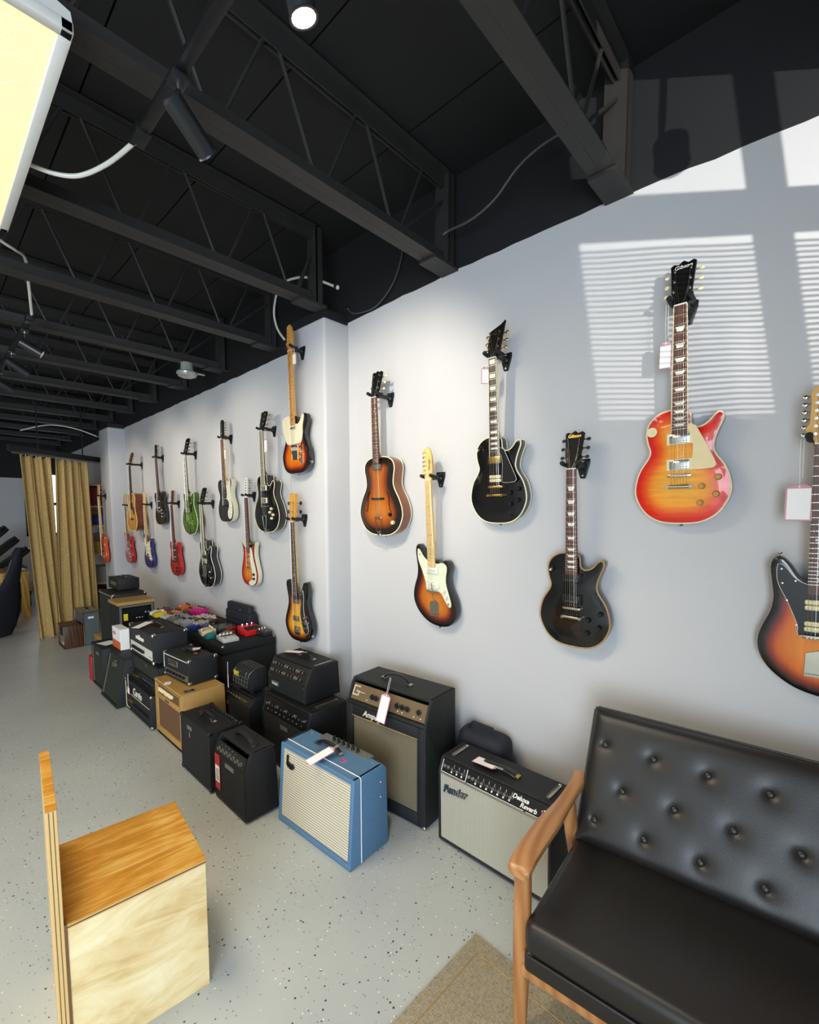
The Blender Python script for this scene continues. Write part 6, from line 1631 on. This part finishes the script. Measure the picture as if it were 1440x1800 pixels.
loop = [B0+bd*(-0.005)+Vector((0.012, 0, 0)), B0+bd*(bl-0.012)+Vector((0.012, 0, 0)), B0+bd*bl+Vector((0.024, 0, 0)), B0+bd*bl+Vector((W-0.024, 0, 0)), B0+bd*(bl-0.012)+Vector((W-0.012, 0, 0)), B0+bd*(-0.005)+Vector((W-0.012, 0, 0))]
MB().tube(loop, 0.005, 6).build('piping', 'leather_black', back)
bme = None
for x, v in btn:
    P = B0+bd*v+Vector((x, 0, 0))+bn_*(tuft(x, v)+0.005)
    if bme is None:
        o = MB().sphere((0, 0, 0), 0.0125, (1, 0.6, 1), 14, 8).build('tuft_button', 'leather_black', back); bme = o.data
    else: o = place('tuft_button', bme, None, back)
    o.location = P; o.rotation_euler = (-math.atan2(bd.y, bd.z), 0, 0)
for s in (0, 1):
    xx = -0.012 if s == 0 else W+0.012
    pts = catmull([(xx, -0.02, 0.572), (xx, 0.05, 0.590), (xx, 0.2, 0.592), (xx, 0.35, 0.586), (xx, 0.50, 0.592), (xx, 0.585, 0.60)], 6, False)
    n = len(pts); am = MB(); rr = []
    for i, p in enumerate(pts):
        u = i/(n-1)
        wv = 0.036*(0.72 if i == 0 else (0.95 if i < 3 else 1.0))-0.012*max(0, math.sin(PI*min(1, max(0, (u-0.45)/0.55)))); hv = 0.017 if 0 < i < n-1 else 0.012
        r_ = []
        for k in range(16):
            a_ = 2*PI*k/16; c_, s_ = math.cos(a_), math.sin(a_)
            r_.append((p.x+wv*abs(c_)**0.5*(1 if c_ >= 0 else -1), p.y, p.z+hv*abs(s_)**0.5*(1 if s_ >= 0 else -1)))
        rr.append(r_)
    am.loft(rr); am.build('armrest', 'sofa_wood_arm', t)
    MB().tube([(xx, 0.022, 0.0), (xx, 0.022, 0.2), (xx, 0.022, 0.42), (xx, 0.022, 0.578)], [0.019, 0.025, 0.028, 0.025], 14).build('leg', 'sofa_wood', t)
    MB().tube([(xx, 0.60, 0.0), (xx, 0.535, 0.25), (xx, 0.47, 0.42), (xx, 0.42, 0.578)], [0.018, 0.024, 0.026, 0.024], 14).build('leg', 'sofa_wood', t)
    xr = 0.006 if s == 0 else W-0.006
    MB().bb((xr-0.011, 0.0, 0.272), (xr+0.011, 0.52, 0.318), 0.008, 2).build('side_rail', 'sofa_wood_arm', t)
MB().bb((0.0, -0.012, 0.243), (W, 0.016, 0.279), 0.006, 2).build('front_rail', 'sofa_wood', t)
MB().bb((0.0, 0.49, 0.26), (W, 0.515, 0.31), 0.006, 2).build('rear_rail', 'sofa_wood', t)

# ---------------------------------------------------------------- burlap curtain at the rear
def burlap():
    m, nt, p = base_mat('burlap'); n, L = nt.nodes, nt.links
    tc = n.new('ShaderNodeTexCoord'); no = n.new('ShaderNodeTexNoise'); no.inputs['Scale'].default_value = 180; no.inputs['Detail'].default_value = 4
    mp = n.new('ShaderNodeMapping'); mp.inputs['Scale'].default_value = (1, 1, 0.3); L.new(tc.outputs['Object'], mp.inputs[0]); L.new(mp.outputs[0], no.inputs['Vector'])
    cr = n.new('ShaderNodeValToRGB'); cr.color_ramp.elements[0].color = srgb('#a2844e'); cr.color_ramp.elements[0].position = 0.3; cr.color_ramp.elements[1].color = srgb('#ccac70'); cr.color_ramp.elements[1].position = 0.7
    L.new(no.outputs[0], cr.inputs[0]); L.new(cr.outputs[0], p.inputs['Base Color']); p.inputs['Roughness'].default_value = 0.95
    bn = n.new('ShaderNodeBump'); bn.inputs['Strength'].default_value = 0.3; bn.inputs['Distance'].default_value = 0.002
    L.new(no.outputs[0], bn.inputs['Height']); L.new(bn.outputs[0], p.inputs['Normal']); MATS['burlap'] = m
burlap()
CA, CB = Vector((0.90, 7.36, 0)), Vector((1.76, 7.98, 0))
cd = (CB-CA).normalized(); cn = Vector((cd.y, -cd.x, 0))
CLn = (CB-CA).length
def curtain(u0, u1, b0, b1, z0, z1, folds, ph, label):
    t = thing('burlap_curtain', label, 'curtain', tuple(CA+cd*u0*CLn), 0, 'burlap curtain panels')
    org = CA+cd*u0*CLn
    nu, nz = 110, 40; V = []; Fc = []
    for j in range(nz+1):
        z = z0+(z1-z0)*j/nz; k = 1-(z-z0)/(z1-z0)
        a0 = u0+(b0-u0)*k; a1 = u1+(b1-u1)*k
        for i in range(nu+1):
            u = i/nu
            s = a0+(a1-a0)*u
            dpt = 0.035*math.sin(2*PI*folds*u+ph+0.9*math.sin(k*2.2+u*3))+0.014*math.sin(2*PI*folds*2.3*u+1.3+k*2)
            dpt += 0.05*k*math.sin(PI*u)
            p = CA+cd*(s*CLn)+cn*dpt*(0.6+0.5*k); V.append((p.x-org.x, p.y-org.y, z+0.012*math.sin(u*21+ph)*(j == nz)))
    for j in range(nz):
        for i in range(nu):
            a_ = j*(nu+1)+i; Fc.append((a_, a_+1, a_+nu+2, a_+nu+1))
    me = bpy.data.meshes.new('cloth'); me.from_pydata(V, [], Fc)
    for p in me.polygons: p.use_smooth = True
    o = place('cloth', me, 'burlap', t)
    md = o.modifiers.new('thick', 'SOLIDIFY'); md.thickness = 0.004
    for i in range(6):
        p = CA+cd*((u0+(u1-u0)*(i+0.5)/6)*CLn)
        MB().tube([(p.x-org.x+0.012*math.cos(q), p.y-org.y, z1+0.004+0.012*math.sin(q)) for q in [2*PI*k/10 for k in range(10)]], 0.0018, 5, closed=True).build('curtain_ring', 'nickel', t)
curtain(0.0, 0.40, 0.09, 0.44, 0.006, 2.352, 3.2, 0.4, 'golden burlap curtain panel pooling on the floor, left of the slit')
curtain(0.47, 0.985, 0.42, 1.0, 0.05, 2.355, 4.3, 2.0, 'golden burlap curtain panel beside the rear pilaster, right of the slit')
t = thing('curtain_rod', 'black curtain rod and dark beam spanning above the burlap panels', 'rod', tuple(CA+Vector((0, 0, 2.372))))
d = CB-CA
MB().cyl(-cd*0.08, d+cd*0.16, 0.009, n=8).build('rod', 'nickel', t)
bm_ = MB(); a_ = cd*-0.1; b_ = d+cd*0.30
bm_.loft([[(q+cn*e+Vector((0, 0, z))) for e, z in ((-0.05, 0.02), (0.0, 0.02), (0.0, 0.09), (-0.05, 0.09))] for q in (a_, b_)]); bm_.build('beam', 'steel_black', t, smooth=0)
for s in (0.25, 0.9): MB().cyl(d*s+Vector((0, 0, 0.08)), d*s+Vector((0, 0, 1.1)), 0.008, n=6).build('hanger_rod', 'steel_black', t)

# ---------------------------------------------------------------- rear area behind the curtain
w3 = bpy.data.objects.new('window_3', None); COL.objects.link(w3); struct(w3); w3.location = (1.9, 12.19, 0)
mat('window_glow', '#ffffff', 0.5, emit='#f2f6ff', estr=1.6)
MB().bb((-0.3, -0.012, 1.2), (0.2, -0.004, 2.42)).build('pane', 'window_glow', w3, smooth=0)
m = MB()
for lo, hi in (((-0.36, -0.03, 1.14), (-0.3, 0, 2.48)), ((0.2, -0.03, 1.14), (0.23, 0, 2.48)), ((-0.36, -0.03, 2.42), (0.23, 0, 2.48)), ((-0.36, -0.03, 1.14), (0.23, 0, 1.2)), ((-0.3, -0.03, 1.78), (0.2, 0, 1.84))): m.bb(lo, hi)
m.build('window_frame', 'steel_black', w3, smooth=0)
# shelving past the rear pilaster
t = thing('shelf_unit', 'dark shelving against the guitar wall past the rear pilaster', 'shelf', (1.75, 9.15, 0), 0)
for y in (-0.75, 0.75):
    for x in (0, 0.34): MB().bb((x-0.015, y-0.015, 0), (x+0.015, y+0.015, 2.1)).build('post', 'steel_black', t, smooth=0)
SH = (0.1, 0.52, 0.98, 1.42, 1.72, 2.05)
wood('shelf_board', '#b59a6a', '#d6c08f', 0.6, 1, 1)
for z in SH: MB().bb((-0.02, -0.77, z), (0.36, 0.77, z+0.025)).build('shelf', 'shelf_board', t, smooth=0)
mat('goods_blue', '#26348c', 0.5); mat('goods_brown', '#5c4030', 0.6); mat('goods_grey', '#8a8c86', 0.6); mat('goods_red', '#7a2420', 0.6); mat('goods_yellow', '#b89a3a', 0.6)
r = random.Random(5)
gi = 0
names = {'goods_blue': 'blue', 'goods_brown': 'brown', 'goods_grey': 'grey', 'goods_red': 'dark red', 'goods_yellow': 'yellow'}
lev = ['lowest', 'second', 'third', 'fourth', 'fifth']
for li, z in enumerate(SH[:-1]):
    y = -0.72
    for k in range(4):
        m_ = ['goods_brown', 'goods_blue', 'goods_grey', 'goods_red', 'goods_yellow'][(li*2+k*3) % 5]
        wd = 0.26+0.06*r.random(); hh_ = min((SH[li+1]-z)-0.06, 0.14+0.16*r.random())
        b = thing('storage_bin', '%s storage bin on the %s shelf, %s from the near end' % (names[m_], lev[li], ['first', 'second', 'third', 'fourth'][k]), 'bin', (1.78, 9.15+y+wd/2, z+0.025), 0, 'bins on the rear shelving')
        mb = MB(); mb.loft([[(0, -wd/2, 0), (0.27, -wd/2, 0), (0.27, wd/2, 0), (0, wd/2, 0)], [(-0.01, -wd/2-0.01, hh_), (0.28, -wd/2-0.01, hh_), (0.28, wd/2+0.01, hh_), (-0.01, wd/2+0.01, hh_)]]); mb.build('tub', m_, b, smooth=0)
        MB().bb((-0.014, -wd/2-0.014, hh_-0.012), (0.284, wd/2+0.014, hh_+0.004), 0.003, 1).build('rim', m_, b)
        y += wd+0.07
# workbench, guitar cases and gig bag at the left edge
wood('bench_wood', '#a87a34', '#d0a252', 0.55, 1, 2)
t = thing('workbench', 'pale wooden workbench cluttered with parts behind the curtain', 'workbench', (0.75, 9.5, 0), 0)
MB().bb((-0.5, -0.3, 0.68), (0.42, 0.5, 0.72), 0.004, 1).build('top', 'bench_wood', t)
MB().bb((-0.48, -0.29, 0.56), (0.40, -0.26, 0.68), 0.003, 1).build('apron', 'bench_wood', t)
for x in (-0.45, 0.02, 0.36):
    for y in (-0.25, 0.44): MB().bb((x-0.045, y-0.045, 0), (x+0.045, y+0.045, 0.68), 0.004, 1).build('leg', 'bench_wood', t)
for k, (x, y, s, m_) in enumerate(((1.02, 9.35, 0.05, 'goods_grey'), (1.08, 9.5, 0.06, 'paper'), (0.98, 9.6, 0.07, 'goods_brown'), (1.12, 9.75, 0.08, 'goods_grey'))):
    o = thing('parts_tray', ['small grey parts tray on the workbench edge', 'white parts tray on the workbench', 'brown parts tray at the middle of the workbench', 'large grey parts tray at the back of the workbench'][k], 'tray', (x, y, 0.72), 0.3*k, 'parts trays on the workbench')
    MB().bb((-s, -s*0.7, 0), (s, s*0.7, s*0.5), 0.006, 2).build('tray', m_, o)
    MB().bb((-s*0.8, -s*0.5, s*0.5), (s*0.5, s*0.4, s*0.8), 0.004, 1).build('contents', 'panel_grey', o)
mat('case_black', '#17181a', 0.5, var=0.2, bump=0.3, bscale=200)
def gcase(x, y, z, rz, ang, label, L=1.05):
    t = thing('guitar_case', label, 'guitar case', (x, y, z), rz, 'hard guitar cases heaped behind the workbench')
    po = catmull([(-L/2, -0.18, 0), (-L*0.3, -0.2, 0), (-0.05, -0.14, 0), (0.1, -0.1, 0), (L/2, -0.07, 0), (L/2, 0.07, 0), (0.1, 0.1, 0), (-0.05, 0.14, 0), (-L*0.3, 0.2, 0), (-L/2, 0.18, 0)], 4)
    q = [(p.x, p.y) for p in po]
    R = Matrix.Rotation(ang, 4, 'Y')
    MB().prism(q, 0.0, 0.045, 'z').build('lower_shell', 'case_black', t, M=R)
    MB().prism(q, 0.049, 0.095, 'z').build('upper_shell', 'case_black', t, M=R)
    MB().tube([(a, b, 0.047) for a, b in q], 0.006, 5, closed=True).build('trim_band', 'nickel', t, M=R)
    MB().tube([(-0.1, -0.2, 0.047), (-0.06, -0.23, 0.047), (0.02, -0.22, 0.047), (0.05, -0.15, 0.047)], 0.008, 6).build('handle', 'plastic_black', t, M=R)
gcase(0.70, 10.6, 0.95, 0.2, -0.75, 'black guitar case propped steeply, top of the heap')
gcase(0.80, 10.45, 0.78, 0.2, -0.70, 'black guitar case propped in the middle of the heap')
gcase(0.90, 10.3, 0.62, 0.2, -0.65, 'black guitar case at the front of the heap')
t = thing('storage_chest', 'large dark trunk supporting the heap of guitar cases', 'trunk', (0.75, 10.55, 0))
MB().bb((-0.6, -0.3, 0), (0.55, 0.5, 0.22), 0.01, 2).build('body', 'case_black', t)
MB().bb((-0.61, -0.31, 0.2), (0.56, 0.51, 0.27), 0.01, 2).build('lid', 'case_black', t)
t = thing('gig_bag', 'black padded gig bag leaning toward the curtain at the left picture edge', 'gig bag', (0.62, 8.0, 0), math.radians(35))
m = MB(); rr = []
for z, w_, dx in ((0.0, 0.30, -0.05), (0.12, 0.36, -0.03), (0.3, 0.34, 0.06), (0.5, 0.25, 0.16), (0.7, 0.13, 0.26), (0.95, 0.09, 0.34), (1.1, 0.07, 0.38), (1.16, 0.03, 0.40)):
    rr.append([(dx+w_*math.cos(a_)*0.9, 0.09*math.sin(a_)*(0.5+w_)+0.0, z) for a_ in [2*PI*k/20 for k in range(20)]])
m.loft(rr); m.build('bag', 'bag_navy', t)
MB().tube(catmull([(0.22, -0.07, 0.1), (0.25, -0.07, 0.3), (0.3, -0.05, 0.5), (0.34, -0.04, 0.75)], 6, False), 0.012, 6, flat=0.4).build('strap', 'plastic_black', t)
MB().tube(catmull([(-0.3, -0.06, 0.1), (-0.27, -0.07, 0.3), (-0.08, -0.05, 0.5), (0.14, -0.03, 0.75), (0.27, -0.02, 1.0)], 6, False), 0.006, 6).build('zip', 'panel_grey', t)
